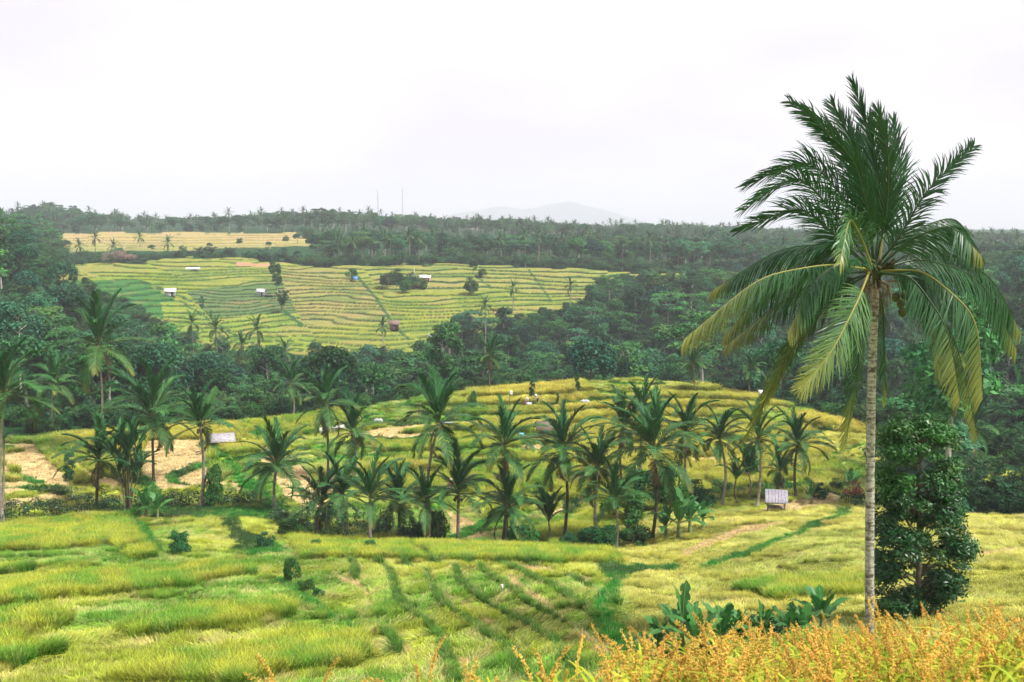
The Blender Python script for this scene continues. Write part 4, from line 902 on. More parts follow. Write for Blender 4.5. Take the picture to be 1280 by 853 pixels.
# ------------------------------------------------------------------ leafy tree beside the big palm
rng = np.random.default_rng(12); b = hit(1146, 776); TY = b[1]; root = empty('leafy_tree', b - np.array([0, 0, .1])); tag(root, 'leafy columnar broadleaf tree with glossy bright top right of the big palm trunk', 'tree')
def tl(px, py, dy=0): return at(px, py, TY + dy) - b
rows_ = [515, 530, 560, 600, 640, 680, 710, 740, 768]; lx = [1128, 1108, 1096, 1096, 1094, 1092, 1090, 1098, 1110]; rx = [1160, 1186, 1200, 1198, 1204, 1216, 1212, 1196, 1172]
lobes = []
for i in range(180):
    ry = 522 + 242 * rng.random(); a, c = np.interp(ry, rows_, lx), np.interp(ry, rows_, rx); hw = (c - a) / 2; u = rng.random() * 2 - 1; u = np.sign(u) * abs(u) ** .7; dy = (rng.random() * 2 - 1) * hw * TY / F * math.sqrt(max(0, 1 - u * u)); r = .26 + .26 * rng.random()
    lobes.append((tl((a + c) / 2 + u * (hw - 7), ry, dy), (r * 1.15, r * 1.15, r * .75)))
gt = G(); P = [(0, 0, -.1), tl(1147, 740), tl(1150, 690), tl(1148, 620), tl(1146, 560), tl(1146, 530)]; gt.tube(bez(P, 20), np.linspace(.13, .03, 20), 8, (.15, .13, .10))
for c, r in lobes[::2]:
    f = max(.12, min(.95, (c[2] - .9) / 7)); q = np.array([np.interp(f, [0, 1], [0, tl(1146, 530)[0]]), 0, f * tl(1146, 530)[2]]); limb(gt, q, c, .035, .012, rng, (.14, .12, .09), 5, 5)
put('trunk', gt.me('trunk', M_BARK, True), root)
for part, sel, colr in (('crown', lambda c: c[2] + .9 * math.sin(c[0] * 9 + c[1] * 13) <= 5.6, (.028, .098, .026)), ('lit_top_leaves', lambda c: c[2] + .9 * math.sin(c[0] * 9 + c[1] * 13) > 5.6, (.045, .150, .030))):  # upper lobes painted a lighter green, standing in for light from above
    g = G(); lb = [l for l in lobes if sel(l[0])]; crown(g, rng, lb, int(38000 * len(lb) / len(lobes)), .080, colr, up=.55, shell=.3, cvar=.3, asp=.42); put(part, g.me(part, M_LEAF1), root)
# ------------------------------------------------------------------ bananas
M_BAN = leafmat('banana_leaf', var=.15, trans=.3, rough=.42, spec=.3)
def banana_leaf(e0, bend, s):
    r = np.random.default_rng(600 + s); n = 14; P = [np.zeros(3)]; e = math.radians(e0)
    for k in range(n): P.append(P[-1] + np.array([math.cos(e), 0, math.sin(e)]) / n); e -= bend / n * (k / n) * 2
    P = np.array(P); T = np.gradient(P, axis=0); T /= np.linalg.norm(T, axis=1)[:, None]; Nn = np.cross(T, [0, 1., 0]) * -1
    t = np.linspace(0, 1, n + 1); w = .15 * np.sin(PI * np.clip((t - .16) / .84, 0, 1) ** .8) ** .55; w[t < .16] = .0; g = G(); g.tube(P, np.linspace(.014, .004, n + 1), 5, (.16, .26, .09), False)
    for sg in (-1, 1):
        V = []; C = []
        for k in range(n + 1):
            wj = w[k] * (1 + r.normal() * .16); 
            for u in (0, .5, 1): V.append(P[k] + np.array([0, sg, 0]) * wj * u + Nn[k] * (wj * u * (.45 - .5 * u) + r.normal() * .004)); C.append(np.array((.050, .180, .040)) * (1 + .12 * math.sin(k * 5 + u)) * (1.1 - .12 * u))
        g.add(V, [(k * 3 + j, k * 3 + j + 1, k * 3 + j + 4, k * 3 + j + 3) for k in range(1, n) for j in (0, 1) if not (j == 1 and r.random() < .12)], np.array(C))
    return g.me('leaf', M_BAN, False)
BL = [banana_leaf(e, bd, i) for i, (e, bd) in enumerate(((84, .5), (68, .9), (52, 1.2), (40, 1.5), (26, 1.5), (74, .7)))]
def banana(px, py, hpx, label, group=None, seed=0, nl=8, Yb=None):
    r = np.random.default_rng(700 + seed); bb = hit(px, py); H = hpx / F * bb[1]; root = empty('banana_plant', bb - np.array([0, 0, .05])); tag(root, label, 'banana plant', group)
    g = G(); g.tube([(0, 0, 0), (.02, 0, H * .2), (.0, .02, H * .42)], [H * .055, H * .05, H * .03], 8, (.16, .20, .08)); put('stem', g.me('stem', M_BARK, True), root)
    for k in range(nl): put('leaf', BL[k % 6], root, (0, 0, H * (.30 + .1 * r.random())), (r.normal() * .08, r.normal() * .08, k * 2.4 + seed), H * (.72 + .18 * r.random()))
    return root
for i, (a, c, h, l) in enumerate([
 (822, 822, 62, 'banana plant leftmost of the near row with broad curled leaves'), (852, 822, 92, 'tallest banana plant of the near row, upright dark leaves'), (872, 826, 78, 'banana plant right beside the tallest near one, one pale leaf'), (902, 815, 72, 'banana plant with spread leaves in the middle of the near row'),
 (925, 812, 60, 'low banana plant among dark bushes of the near row'), (985, 806, 62, 'banana plant left of the last near one, half in dark bushes'), (1026, 796, 74, 'banana plant standing closest to the big palm trunk'), (950, 812, 66, 'banana plant with two upright leaves right of the middle of the near row'), (1003, 803, 58, 'short banana plant tucked behind the last near banana plant')]):
    banana(a, c, h * .86, l, 'banana plants in front of the big palm', i, 10)
for i, (a, c, h, l) in enumerate([
 (832, 676, 44, 'banana plant left in the clump below the right palms'), (848, 674, 56, 'banana plant with pale shining leaves in the clump below the right palms'), (862, 668, 48, 'banana plant in the middle of the clump below the right palms'), (878, 662, 36, 'banana plant at the right end of the clump below the right palms'),
 (182, 648, 38, 'banana plant left of the slender palm beside the dark bank'), (197, 650, 34, 'banana plant between clump palm and slender palm, ragged leaves'), (1014, 630, 26, 'banana plant right of the tin roofed shed'), (958, 630, 26, 'banana plant left behind the tin roofed shed'), (1062, 622, 34, 'banana plant behind the red leaved shrub')]):
    banana(a, c, h, l, 'banana plants of the valley', 20 + i, 8)
# ------------------------------------------------------------------ shrubs and small trees
def shrub(px, py, hpx, label, kind='bushy', cat='shrub', group='shrubs between the plots', wide=1.0, name='shrub', Yb=None):
    bb = hit(px, py) if Yb is None else None
    if bb is None: d = at(px, py, Yb); bb = np.array([d[0], d[1], ground(d[0], d[1])])
    s = hpx / F * bb[1] / (HT[kind] * (1 if kind == 'tall' else .95)); o = put_tree(kind, bb[0], bb[1], bb[2] + .25, s, px * .37, label, cat, group, name); o.scale = (s * wide, s * wide, s); return o
for a in [
 (224, 697, 38, 'round dark shrub standing alone in the near left plot', 'bushy', 'shrub', 'shrubs between the plots', .8), (365, 732, 42, 'dark upright shrub on the green ditch in the near plot', 'bushy', 'shrub', 'shrubs between the plots', .55), (384, 744, 24, 'low dark shrub at the foot of the upright ditch shrub', 'bushy', 'shrub', 'shrubs between the plots', 1.1), (398, 748, 16, 'smallest shrub right of the upright ditch shrub'),
 (330, 688, 26, 'small dark shrub in the green ditch below the round crowned palm'), (395, 690, 18, 'tiny shrub left of the thicket foot in light rice'), (428, 692, 14, 'tiny dead topped shrub below the thicket'), (463, 692, 20, 'leafy sprout at the foot of the pale trunked palm'),
 (362, 672, 28, 'domed green bush between round crowned palm and thicket', 'bushy', 'shrub', 'shrubs between the plots', 1.3), (268, 636, 62, 'slim bushy tree right beside the slender palm', 'bushy', 'tree', None, .45, 'small_tree'), (88, 622, 60, 'thin young tree with sparse leaves left of the young palm', 'tall', 'tree', None, .7, 'small_tree'),
 (548, 682, 50, 'leafy small tree at the foot of the tall leaning palm', 'bushy', 'tree', None, .6, 'small_tree'), (528, 678, 30, 'dark bush left of the leafy small tree by the leaning palm'), (652, 686, 38, 'dark bush right of the close palm pair', 'bushy', 'shrub', 'shrubs between the plots', 1.1), (735, 690, 34, 'round bush left of the dark palm in the right group'), (712, 688, 26, 'low bush between two palms of the right group'),
 (757, 690, 40, 'bush at the foot of the lowest palm in the right group', 'bushy', 'shrub', 'shrubs between the plots', 1.2), (792, 684, 40, 'dark bush just left of the large banana side palm', 'bushy', 'shrub', 'shrubs between the plots', 1.1), (780, 655, 54, 'shadowy bush in the heart of the right palm group', 'bushy', 'shrub', 'shrubs between the plots', 1.1), (806, 640, 60, 'tall bushy tree behind the large banana side palm', 'bushy', 'tree', None, .9, 'small_tree'),
 (838, 640, 66, 'bushy tree behind the banana clump', 'bushy', 'tree', None, .7, 'small_tree'), (868, 630, 36, 'dark bush between banana clump and thin curved palm'), (884, 634, 26, 'low bush at the foot of the thin curved palm'), (1024, 624, 22, 'dark bush right of the shed behind the straw'), (1044, 616, 20, 'bush on the terrace edge left of the red leaved shrub'), (900, 622, 24, 'bush on the stepped terrace behind the thin curved palm', 'bushy', 'shrub', 'shrubs between the plots', 1.5),
 (591, 514, 28, 'narrow columnar bush on the pale plot left of the white flag', 'bushy', 'shrub', None, .45, 'shrub'), (665, 508, 34, 'small tree with round head beside the stooping workers', 'tall', 'tree', None, .6, 'small_tree'), (722, 500, 34, 'slender young tree on the crest beside the grey bundle', 'tall', 'tree', None, .6, 'small_tree'), (697, 512, 22, 'tiny thin tree right of the workers', 'tall', 'tree', None, .6, 'small_tree'), (937, 600, 50, 'dark slim bush behind the thick trunked palm', 'bushy', 'shrub', None, .5, 'shrub'),
 (930, 812, 44, 'dark broad bush among the near banana plants, left one', 'bushy', 'shrub', 'bushes among the near bananas', 1.2), (962, 808, 46, 'dark bush in the middle of the near banana row', 'bushy', 'shrub', 'bushes among the near bananas', 1.1), (1000, 802, 40, 'dark bush just left of the last near banana plant', 'bushy', 'shrub', 'bushes among the near bananas', 1.1), (838, 832, 34, 'low bush below the leftmost near banana plants', 'bushy', 'shrub', 'bushes among the near bananas', 1.2),
 (892, 828, 34, 'low bush under the spread near banana plant', 'bushy', 'shrub', 'bushes among the near bananas', 1.4), (1110, 785, 40, 'low bush at the foot of the leafy tree', 'bushy', 'shrub', None, 1.0, 'shrub'),
 (505, 332, 17, 'cone shaped dark tree at the upper rim of the far terraces', 'tall', 'tree', 'trees on the far terraces', .9, 'small_tree'), (592, 346, 17, 'small round dark tree near the upper rim of the far terraces', 'round', 'tree', 'trees on the far terraces', .8, 'small_tree'), (603, 348, 12, 'little bush right of the round dark terrace tree', 'bushy', 'shrub', 'trees on the far terraces'), (588, 370, 22, 'bushy tree in the right part of the far terraces', 'bushy', 'tree', 'trees on the far terraces', .9, 'small_tree'),
 (440, 350, 16, 'dark bush with the blue sheet beside it on the far terraces', 'bushy', 'shrub', 'trees on the far terraces'), (484, 362, 18, 'leftmost bush of the thicket by the pink roofed hut', 'bushy', 'shrub', 'trees on the far terraces', 1.2), (496, 356, 20, 'second bush of the thicket left of the pink roofed hut', 'bushy', 'shrub', 'trees on the far terraces', 1.1), (506, 366, 18, 'lowest bush of the thicket left of the pink roofed hut', 'bushy', 'shrub', 'trees on the far terraces', 1.1), (514, 358, 18, 'bush touching the white pole left of the pink roofed hut', 'bushy', 'shrub', 'trees on the far terraces', 1.0), (526, 362, 15, 'bush right below the pink roofed hut', 'bushy', 'shrub', 'trees on the far terraces', 1.3),
 (347, 372, 42, 'tall feathery tree in the middle of the far terraces', 'tall', 'tree', 'trees on the far terraces', .8, 'slim_tree'), (353, 392, 34, 'lower bushy tree below the tall feathery terrace tree', 'plume', 'tree', 'trees on the far terraces', .7, 'small_tree'), (340, 352, 26, 'slim tree at the top of the dark strip on the terraces', 'tall', 'tree', 'trees on the far terraces', .9, 'slim_tree'), (253, 400, 26, 'slender dark tree at the lower left corner of the dark striped plot', 'tall', 'tree', 'trees on the far terraces', .6, 'slim_tree'), (264, 403, 14, 'small dark tree right beside the slender corner tree', 'tall', 'tree', 'trees on the far terraces', .7, 'slim_tree'),
 (92, 372, 40, 'thin dark tree at the left end of the far terraces', 'tall', 'tree', 'trees on the far terraces', .7, 'slim_tree'), (108, 358, 12, 'bush on the left terraces', 'bushy', 'shrub', 'trees on the far terraces', 1.2)]:
    shrub(*a)
for k, (px_, py_, Y_, h_) in enumerate([(76, 318, 560, 12), (84, 322, 520, 13), (72, 305, 640, 13), (378, 300, 640, 13), (386, 308, 600, 14), (372, 314, 560, 12), (150, 318, 500, 9), (190, 320, 505, 10), (228, 320, 505, 9), (262, 312, 530, 8), (300, 308, 560, 8), (336, 312, 540, 9), (358, 306, 580, 8)]):
    shrub(px_, py_, h_, 'dark tree bordering the tan upper fields', 'round' if k % 2 else 'bushy', 'tree', 'trees bordering the upper fields', 1.2, 'border_tree', Y_)
# red leaved shrub
bb = hit(1066, 634); rng = np.random.default_rng(8); root = empty('red_shrub', bb); tag(root, 'red leaved shrub on the bund left of the big palm trunk', 'shrub')
g = G(); crown(g, rng, [((rng.normal() * .5, rng.normal() * .4, 1.2 + 1.2 * rng.random()), (.4, .4, .35)) for _ in range(10)], 420, .14, (.20, .05, .045), up=.2, asp=.3); put('red_leaves', g.me('red_leaves', M_LEAF1), root)
g = G(); crown(g, rng, [((rng.normal() * .7, rng.normal() * .5, .3 + .8 * rng.random()), (.5, .5, .4)) for _ in range(10)], 500, .14, (.04, .12, .04)); put('green_leaves', g.me('green_leaves', M_LEAF1), root)
g = G()
for k in range(5): g.bar((k * .2 - .4, 0, -.05), (k * .2 - .4 + rng.normal() * .1, 0, 1.5), .03, (.12, .1, .07))
put('stem', g.me('stem', M_BARK), root)
# hedges
def hedge(pts, h, dpt, label, seed, colr=(.030, .085, .032)):
    r = np.random.default_rng(seed); W = np.array([hit(*p) for p in pts]); b0 = W[0].copy(); root = empty('hedge', b0); tag(root, label, 'hedge'); lobes = []; gt = G()
    seg = np.linalg.norm(np.diff(W, axis=0), axis=1); n = int(seg.sum() / .42); s = np.linspace(0, 1, n); cs = np.concatenate([[0], np.cumsum(seg)]) / seg.sum()
    for k in range(n):
        q = np.array([np.interp(s[k], cs, W[:, j]) for j in range(3)]) - b0
        for _ in range(3): lobes.append((q + np.array([r.normal() * .3, (r.random() - .5) * dpt, h * (.15 + .65 * r.random())]), (.5, .5, .36)))
        if k % 2 == 0: gt.bar(q - (0, 0, .1), q + (r.normal() * .2, 0, h * .8), .03, (.1, .085, .06), 5)
    g = G(); crown(g, r, lobes, n * 120, .10, colr, up=.4, shell=.4, low=-.8); put('foliage', g.me('foliage', M_LEAF1), root); put('stems', gt.me('stems', M_BARK), root)
hedge([(0, 650), (40, 648), (80, 645), (120, 640), (150, 643)], 1.9, 1.2, 'dark leafy bank hedge below the left straw plots', 51)
hedge([(176, 636), (215, 634), (262, 634), (315, 632)], 1.7, 1.0, 'straight dark hedge behind the slender palm', 52)
hedge([(378, 672), (410, 676), (450, 678), (490, 676)], 3.4, 3.0, 'dense dark undergrowth filling the palm thicket', 53)
hedge([(505, 676), (525, 672), (548, 664)], 1.5, 1.2, 'dark bank hedge between thicket and leaning palm', 54)
hedge([(1180, 640), (1215, 642), (1255, 640), (1282, 640)], 3.4, 2.0, 'shadowy hedge bank behind the right hand plot', 55)
hedge([(345, 652), (362, 662), (380, 668)], 1.3, 1.2, 'low dark hedge joining round crowned palm and thicket', 56)
# ------------------------------------------------------------------ shelters, huts, small things
TIN = solid('tin', (.31, .29, .34), .5, .0, 5); TARP = solid('slate_sheet', (.33, .31, .33), .6, 0, 3); WOOD = solid('wood', (.22, .18, .13), .85, 0, 9); THATCH = solid('thatch', (.16, .12, .09), .95, 0, 8); WHITE = solid('white_sheet', (.72, .69, .70), .5, 0, 2)
BLUE = solid('blue_sheet', (.08, .22, .55), .5, 0, 5); PINK = solid('pink_wall', (.55, .28, .30), .8, 0, 3); GREY = solid('grey_sack', (.42, .42, .44), .8, 0, 6); SKIN = solid('skin', (.22, .12, .08), .6); CYAN = solid('pale_blue', (.2, .5, .62), .45, 0, 4); BRICK = solid('brown_wall', (.20, .13, .11), .9, 0, 4)
def part(name, fn, mat, root, smoothf=False): g = G(); fn(g); return put(name, g.me(name, mat, smoothf), root)
def shed(px, py, w, d, hf, hbk, rz, label, roofm, name='field_shed', plat=True):
    bb = hit(px, py); root = empty(name, bb, rz); tag(root, label, 'shed')
    for x, y, h in ((-w / 2, -d / 2, hf), (w / 2, -d / 2, hf), (-w / 2, d / 2, hbk), (w / 2, d / 2, hbk)): part('post', lambda g: g.bar((x, y, -.3), (x, y, h - .02), .05, n=7), WOOD, root)
    o = .28; part('roof', lambda g: [g.slab([(-w / 2 - o + k * (w + 2 * o) / 14, -d / 2 - o, hf + .0 + .03 * (k % 2)), (-w / 2 - o + (k + 1) * (w + 2 * o) / 14, -d / 2 - o, hf + .03 * ((k + 1) % 2)), (-w / 2 - o + (k + 1) * (w + 2 * o) / 14, d / 2 + o, hbk + .1 + .03 * ((k + 1) % 2)), (-w / 2 - o + k * (w + 2 * o) / 14, d / 2 + o, hbk + .1 + .03 * (k % 2))], .02) for k in range(14)], roofm, root)
    if plat:
        part('platform', lambda g: [g.box(-w / 2 + .06, w / 2 - .06, -d / 2 + .06 + k * .22, -d / 2 + .24 + k * .22, .5, .54) for k in range(int((d - .1) / .22))], WOOD, root)
        part('rail', lambda g: [g.bar((-w / 2, y, z), (w / 2, y, z), .03) for y, z in ((-d / 2, .46), (d / 2, .46), (d / 2, .85), (-d / 2, hf - .1))], WOOD, root)
    return root
shed(970, 641, 1.5, 1.35, 1.1, 1.8, -.22, 'small field shed with pale tin lean-to roof on stilts', TIN)
def tent(px, py, w, d, h0, h1, rz, label, m, name='tarpaulin_roof', cat='shelter', wall=None, wallname='wall'):
    bb = hit(px, py); root = empty(name, bb, rz); tag(root, label, cat)
    part('roof', lambda g: [g.slab([(-w / 2, -d / 2, h0), (w / 2, -d / 2, h0), (w / 2 * .86, 0, h1), (-w / 2 * .86, 0, h1)], .04), g.slab([(w / 2, d / 2, h0), (-w / 2, d / 2, h0), (-w / 2 * .86, 0.02, h1), (w / 2 * .86, 0.02, h1)], .04)], m, root)
    for x in (-w / 2 + .15, w / 2 - .15):
        for y in (-d / 2 + .12, d / 2 - .12): part('post', lambda g: g.bar((x, y, -.3), (x, y, h0 + .05), .05), WOOD, root)
    if wall: part(wallname, lambda g: [g.box(-w / 2 + .25, w / 2 - .25, d / 2 - .35, d / 2 - .28, 0, h0), g.box(-w / 2 + .25, -w / 2 + .32, -d / 2 + .3, d / 2 - .36, 0, h0), g.box(w / 2 - .32, w / 2 - .25, -d / 2 + .3, d / 2 - .36, 0, h0)], wall, root)
    return root
tent(277, 556, 3.5, 3.0, .55, 1.35, .25, 'slate tarpaulin roof pitched low over the left straw plot', TARP)
s_ = tent(682, 552, 3.0, 2.6, 1.7, 2.7, .15, 'open shelter with dark brown roof among the middle palms', THATCH, 'field_shelter')
part('platform', lambda g: g.box(-1.3, 1.2, -1.1, 1.0, .45, .55), WOOD, s_)
b_ = hit(664, 552); o = empty('table', b_); tag(o, 'pinkish low table left of the brown roofed shelter', 'table'); part('table_top', lambda g: g.box(-.9, .9, -.4, .4, .6, .68), solid('pink_wood', (.5, .36, .28), .8), o)
for x in (-.8, .8):
    for y in (-.3, .3): part('leg', lambda g: g.box(x - .04, x + .04, y - .04, y + .04, -.05, .6), WOOD, o)
o = part('barrel', lambda g: g.tube([(0, 0, 0), (0, 0, .1), (0, 0, .5), (0, 0, .9), (0, 0, 1.0)], [.3, .34, .36, .34, .3], 14), CYAN, None, True); o.location = hit(652, 552); tag(o, 'pale blue barrel beside the low table', 'barrel')
def lump(name, px, py, L, W, H, mat, label, cat, seed, rz=0, group=None, dz=0):
    r = np.random.default_rng(seed); n, m_ = 14, 10; V = []
    for i in range(n + 1):
        for j in range(m_):
            a = j / m_ * 2 * PI; u = i / n * 2 - 1; rad = max(.02, (1 - abs(u) ** 3) ** .5) * (1 + .13 * r.normal()); V.append((u * L / 2, math.cos(a) * W / 2 * rad, max(-.03, H * .5 + math.sin(a) * H * .5 * rad)))
    Fc = [(i * m_ + j, i * m_ + (j + 1) % m_, (i + 1) * m_ + (j + 1) % m_, (i + 1) * m_ + j) for i in range(n) for j in range(m_)]
    g = G(); g.add(V, Fc); o = put(name, g.me(name, mat, True), loc=hit(px, py) + np.array([0, 0, dz]), rot=(0, 0, rz)); tag(o, label, cat, group); return o
for i, (a, c, l) in enumerate(((403, 543, 'leftmost pale sack by the grey plot edge'), (409, 542, 'second pale sack from the left by the grey plot edge'), (415, 541, 'middle pale sack of the row of five'), (421, 540, 'fourth pale sack from the left in the row'), (428, 539, 'rightmost pale sack of the row'))):
    lump('sack', a, c, 1.0, .6, .75, GREY if i % 2 else WHITE, l, 'sack', i, .2 * i, 'pale sacks on the plot edge')
lump('bundle', 473, 531, 1.35, .8, .8, GREY, 'grey tarpaulin bundle on the green bund in the middle', 'bundle', 11)
lump('bundle', 731, 508, 1.5, .8, .6, GREY, 'small grey bundle on the crest right of the slender young tree', 'bundle', 12)
lump('bundle', 682, 550, .7, .5, .4, BLUE, 'blue bundle lying under the brown roofed shelter', 'bundle', 13, dz=.55)
lump('straw_bale', 661, 508, .9, .6, .5, WHITE, 'pale bundle between the two stooping workers', 'bundle', 14)
lump('tarpaulin', 560, 531, 1.8, .9, .35, BLUE, 'blue tarpaulin lying behind the leaning palm', 'tarpaulin', 15)
def pole(px, py, h, r, label, name='pole', cat='pole', mat=WOOD, lean=.0):
    o = part(name, lambda g: g.tube([(0, 0, -.3), (lean * h * .5, 0, h * .5), (lean * h, 0, h)], [r * 1.2, r, r * .8], 8), mat, None, True); o.location = hit(px, py); tag(o, label, cat); return o
o = pole(524, 531, 2.9, .07, 'thin scarecrow post with brown leaf top standing in the plot', 'scarecrow', 'scarecrow')
part('rag', lambda g: [g.slab([(-.12, 0, 2.2), (.12, 0, 2.2), (.05, .02, 3.0), (-.05, .02, 3.0)], .03), g.slab([(-.1, 0, 1.4), (.1, .02, 1.4), (.16, .0, 2.1), (-.14, 0, 2.1)], .03)], solid('rag', (.25, .08, .05), .9), o)
o = pole(637, 512, 2.6, .05, 'bamboo pole carrying a white flag on the crest', 'flagpole', 'flag'); part('flag', lambda g: g.slab([(.0, 0, 1.9), (.45, .05, 1.85), (.4, .12, 2.5), (0, 0, 2.6)], .02), WHITE, o)
o = pole(950, 507, 1.9, .05, 'white board on a post at the forest edge', 'sign_board', 'sign'); part('board', lambda g: g.box(-.32, .32, -.06, -.02, 1.15, 2.0), WHITE, o)
o = pole(627, 744, .45, .015, 'short stick with a white plastic scrap in the near plot', 'marker_stick', 'stick'); part('plastic_scrap', lambda g: g.slab([(-.07, 0, .2), (.08, .01, .18), (.07, 0, .5), (-.05, 0, .46)], .015), WHITE, o)
b_ = hit(1270, 646); root = empty('wooden_rail', b_); tag(root, 'weathered wooden rail cut by the right border', 'rail'); part('rail', lambda g: g.bar((-.55, 0, 1.15), (2.2, 0, 1.05), .05), WOOD, root)
for x in (-.5, .25, 1.2): part('post', lambda g: g.bar((x, 0, -.2), (x, 0, 1.2), .045), WOOD, root)
o = part('concrete_block', lambda g: g.box(-.45, .6, -.3, .3, -.1, .42), WHITE, None); o.location = hit(1277, 650) + np.array([0, -.6, 0]); tag(o, 'pale concrete block under the wooden rail at the right border', 'block')
for i, (a, c, h, ln, l) in enumerate(((1222, 642, 3.2, .12, 'thin leaning pole leftmost on the right dark bank'), (1234, 643, 4.2, .3, 'strongly leaning bare pole on the right dark bank'), (1249, 643, 6.0, -.02, 'straight reddish pole on the right dark bank'))): pole(a, c, h, .05, l, 'pole', 'pole', WOOD, ln)
# far huts
def hut(px, py, w, d, h, rh, rz, label, roofm, wallm):
    bb = hit(px, py, 280, 480); root = empty('hut', bb, rz); tag(root, label, 'hut')
    part('roof', lambda g: [g.slab([(-w / 2 - .4, -d / 2 - .4, h - .15), (w / 2 + .4, -d / 2 - .4, h - .15), (w / 2 + .4, 0, h + rh), (-w / 2 - .4, 0, h + rh)], .08), g.slab([(w / 2 + .4, d / 2 + .4, h - .15), (-w / 2 - .4, d / 2 + .4, h - .15), (-w / 2 - .4, .02, h + rh), (w / 2 + .4, .02, h + rh)], .08)], roofm, root)
    part('wall', lambda g: [g.box(-w / 2, w * .1, -d / 2, -d / 2 + .12, -.4, h - .12), g.box(w * .3, w / 2, -d / 2, -d / 2 + .12, -.4, h - .12), g.box(-w / 2, w / 2, d / 2 - .12, d / 2, -.4, h - .12), g.box(-w / 2, -w / 2 + .12, -d / 2 + .13, d / 2 - .13, -.4, h - .12), g.box(w / 2 - .12, w / 2, -d / 2 + .13, d / 2 - .13, -.4, h - .12)], wallm, root)
    part('door', lambda g: g.box(w * .1 + .02, w * .3 - .02, -d / 2 + .04, -d / 2 + .1, -.3, h - .3), solid('dark_door', (.05, .045, .04), .9), root)
hut(213, 371, 3.4, 2.6, 1.7, 1.0, .25, 'white roofed hut at the tip of the yellow left terraces', WHITE, GREY)
hut(327, 370, 2.8, 2.4, 1.5, 1.0, -.15, 'white roofed hut at the right edge of the dark striped plot', WHITE, GREY)
hut(529, 353, 2.3, 2.2, 1.8, .9, .1, 'pink walled hut with pale roof beside the terrace thicket', WHITE, PINK)
hut(535, 353, 1.8, 1.8, 1.5, .8, -.2, 'smaller hut touching the pink walled hut on its right', WHITE, PINK)
hut(493, 414, 3.0, 2.6, 1.6, 1.1, .1, 'brown thatched hut near the foot of the far terraces', BRICK, BRICK)
hut(541, 426, 2.2, 2.0, 1.0, .6, .3, 'low white roofed hut half hidden at the foot of the terraces', WHITE, BRICK)
o = part('plastic_sheet', lambda g: [g.slab([(-3 + k * .75, -.5, .4 + .06 * (k % 3)), (-3 + (k + 1) * .75, -.5, .4 + .06 * ((k + 1) % 3)), (-3 + (k + 1) * .75, .5, 1.1 + .06 * ((k + 1) % 3)), (-3 + k * .75, .5, 1.1 + .06 * (k % 3))], .03) for k in range(8)], WHITE, None); o.location = hit(241, 339, 300, 480); tag(o, 'long white sheet lying along a terrace near the rim', 'plastic sheet')
o = part('plastic_sheet', lambda g: [g.slab([(-1, -.4, .1), (1, -.4, .1), (.9, .3, 1.6), (-.9, .3, 1.5)], .04)], BLUE, None); o.location = hit(443, 351, 300, 480) + np.array([.6, -1.5, 0]); tag(o, 'blue sheet beside the dark terrace bush', 'plastic sheet')
o = pole(518, 353, 6.5, .13, 'white pole left of the pink walled hut', 'pole', 'pole', WHITE); o.location = hit(518, 354, 300, 480)
# dry tree
bb = at(150, 327, 440); bb[2] = ground(bb[0], bb[1]); rng = np.random.default_rng(88); root = empty('dry_tree', bb); tag(root, 'broad dry tree of dusty pink brown crown above the left terraces', 'tree')
g = G(); crown(g, rng, [((rng.normal() * 4.2, rng.normal() * 2.5, 2.2 + rng.random() * 3.2), (1.7, 1.7, 1.1)) for _ in range(24)], 3600, .22, (.27, .19, .15), cvar=.2); put('crown', g.me('crown', M_LEAF1), root)
g = G()
for k in range(6): g.tube([(k - 3, 0, -.3), (k - 3, .2, 1.5), ((k - 3) * 1.4, 0, 3.4)], [.2, .15, .06], 6, (.2, .16, .13))
put('trunk', g.me('trunk', M_BARK, True), root)
# radio masts
for i, (px, ytop, lab) in enumerate(((472, 238, 'left radio mast on the far ridge'), (503, 236, 'right, slightly taller radio mast on the far ridge'))):
    Y0_ = 1500; t_ = at(px, ytop, Y0_); gz = ground(t_[0], t_[1]); root = empty('radio_mast', (t_[0], t_[1], gz)); tag(root, lab, 'radio mast'); H = t_[2] - gz
    part('lattice', lambda g: [g.bar((math.cos(a) * 1.1, math.sin(a) * 1.1, -1), (math.cos(a) * .35, math.sin(a) * .35, H), .16) for a in (0, 2.09, 4.19)] + [g.bar((math.cos(a) * (1.1 - .75 * k / 12), math.sin(a) * (1.1 - .75 * k / 12), H * k / 12), (math.cos(a + 2.09) * (1.1 - .75 * (k + 1) / 12), math.sin(a + 2.09) * (1.1 - .75 * (k + 1) / 12), H * (k + 1) / 12), .09) for k in range(12) for a in (0, 2.09, 4.19)], GREY, root)
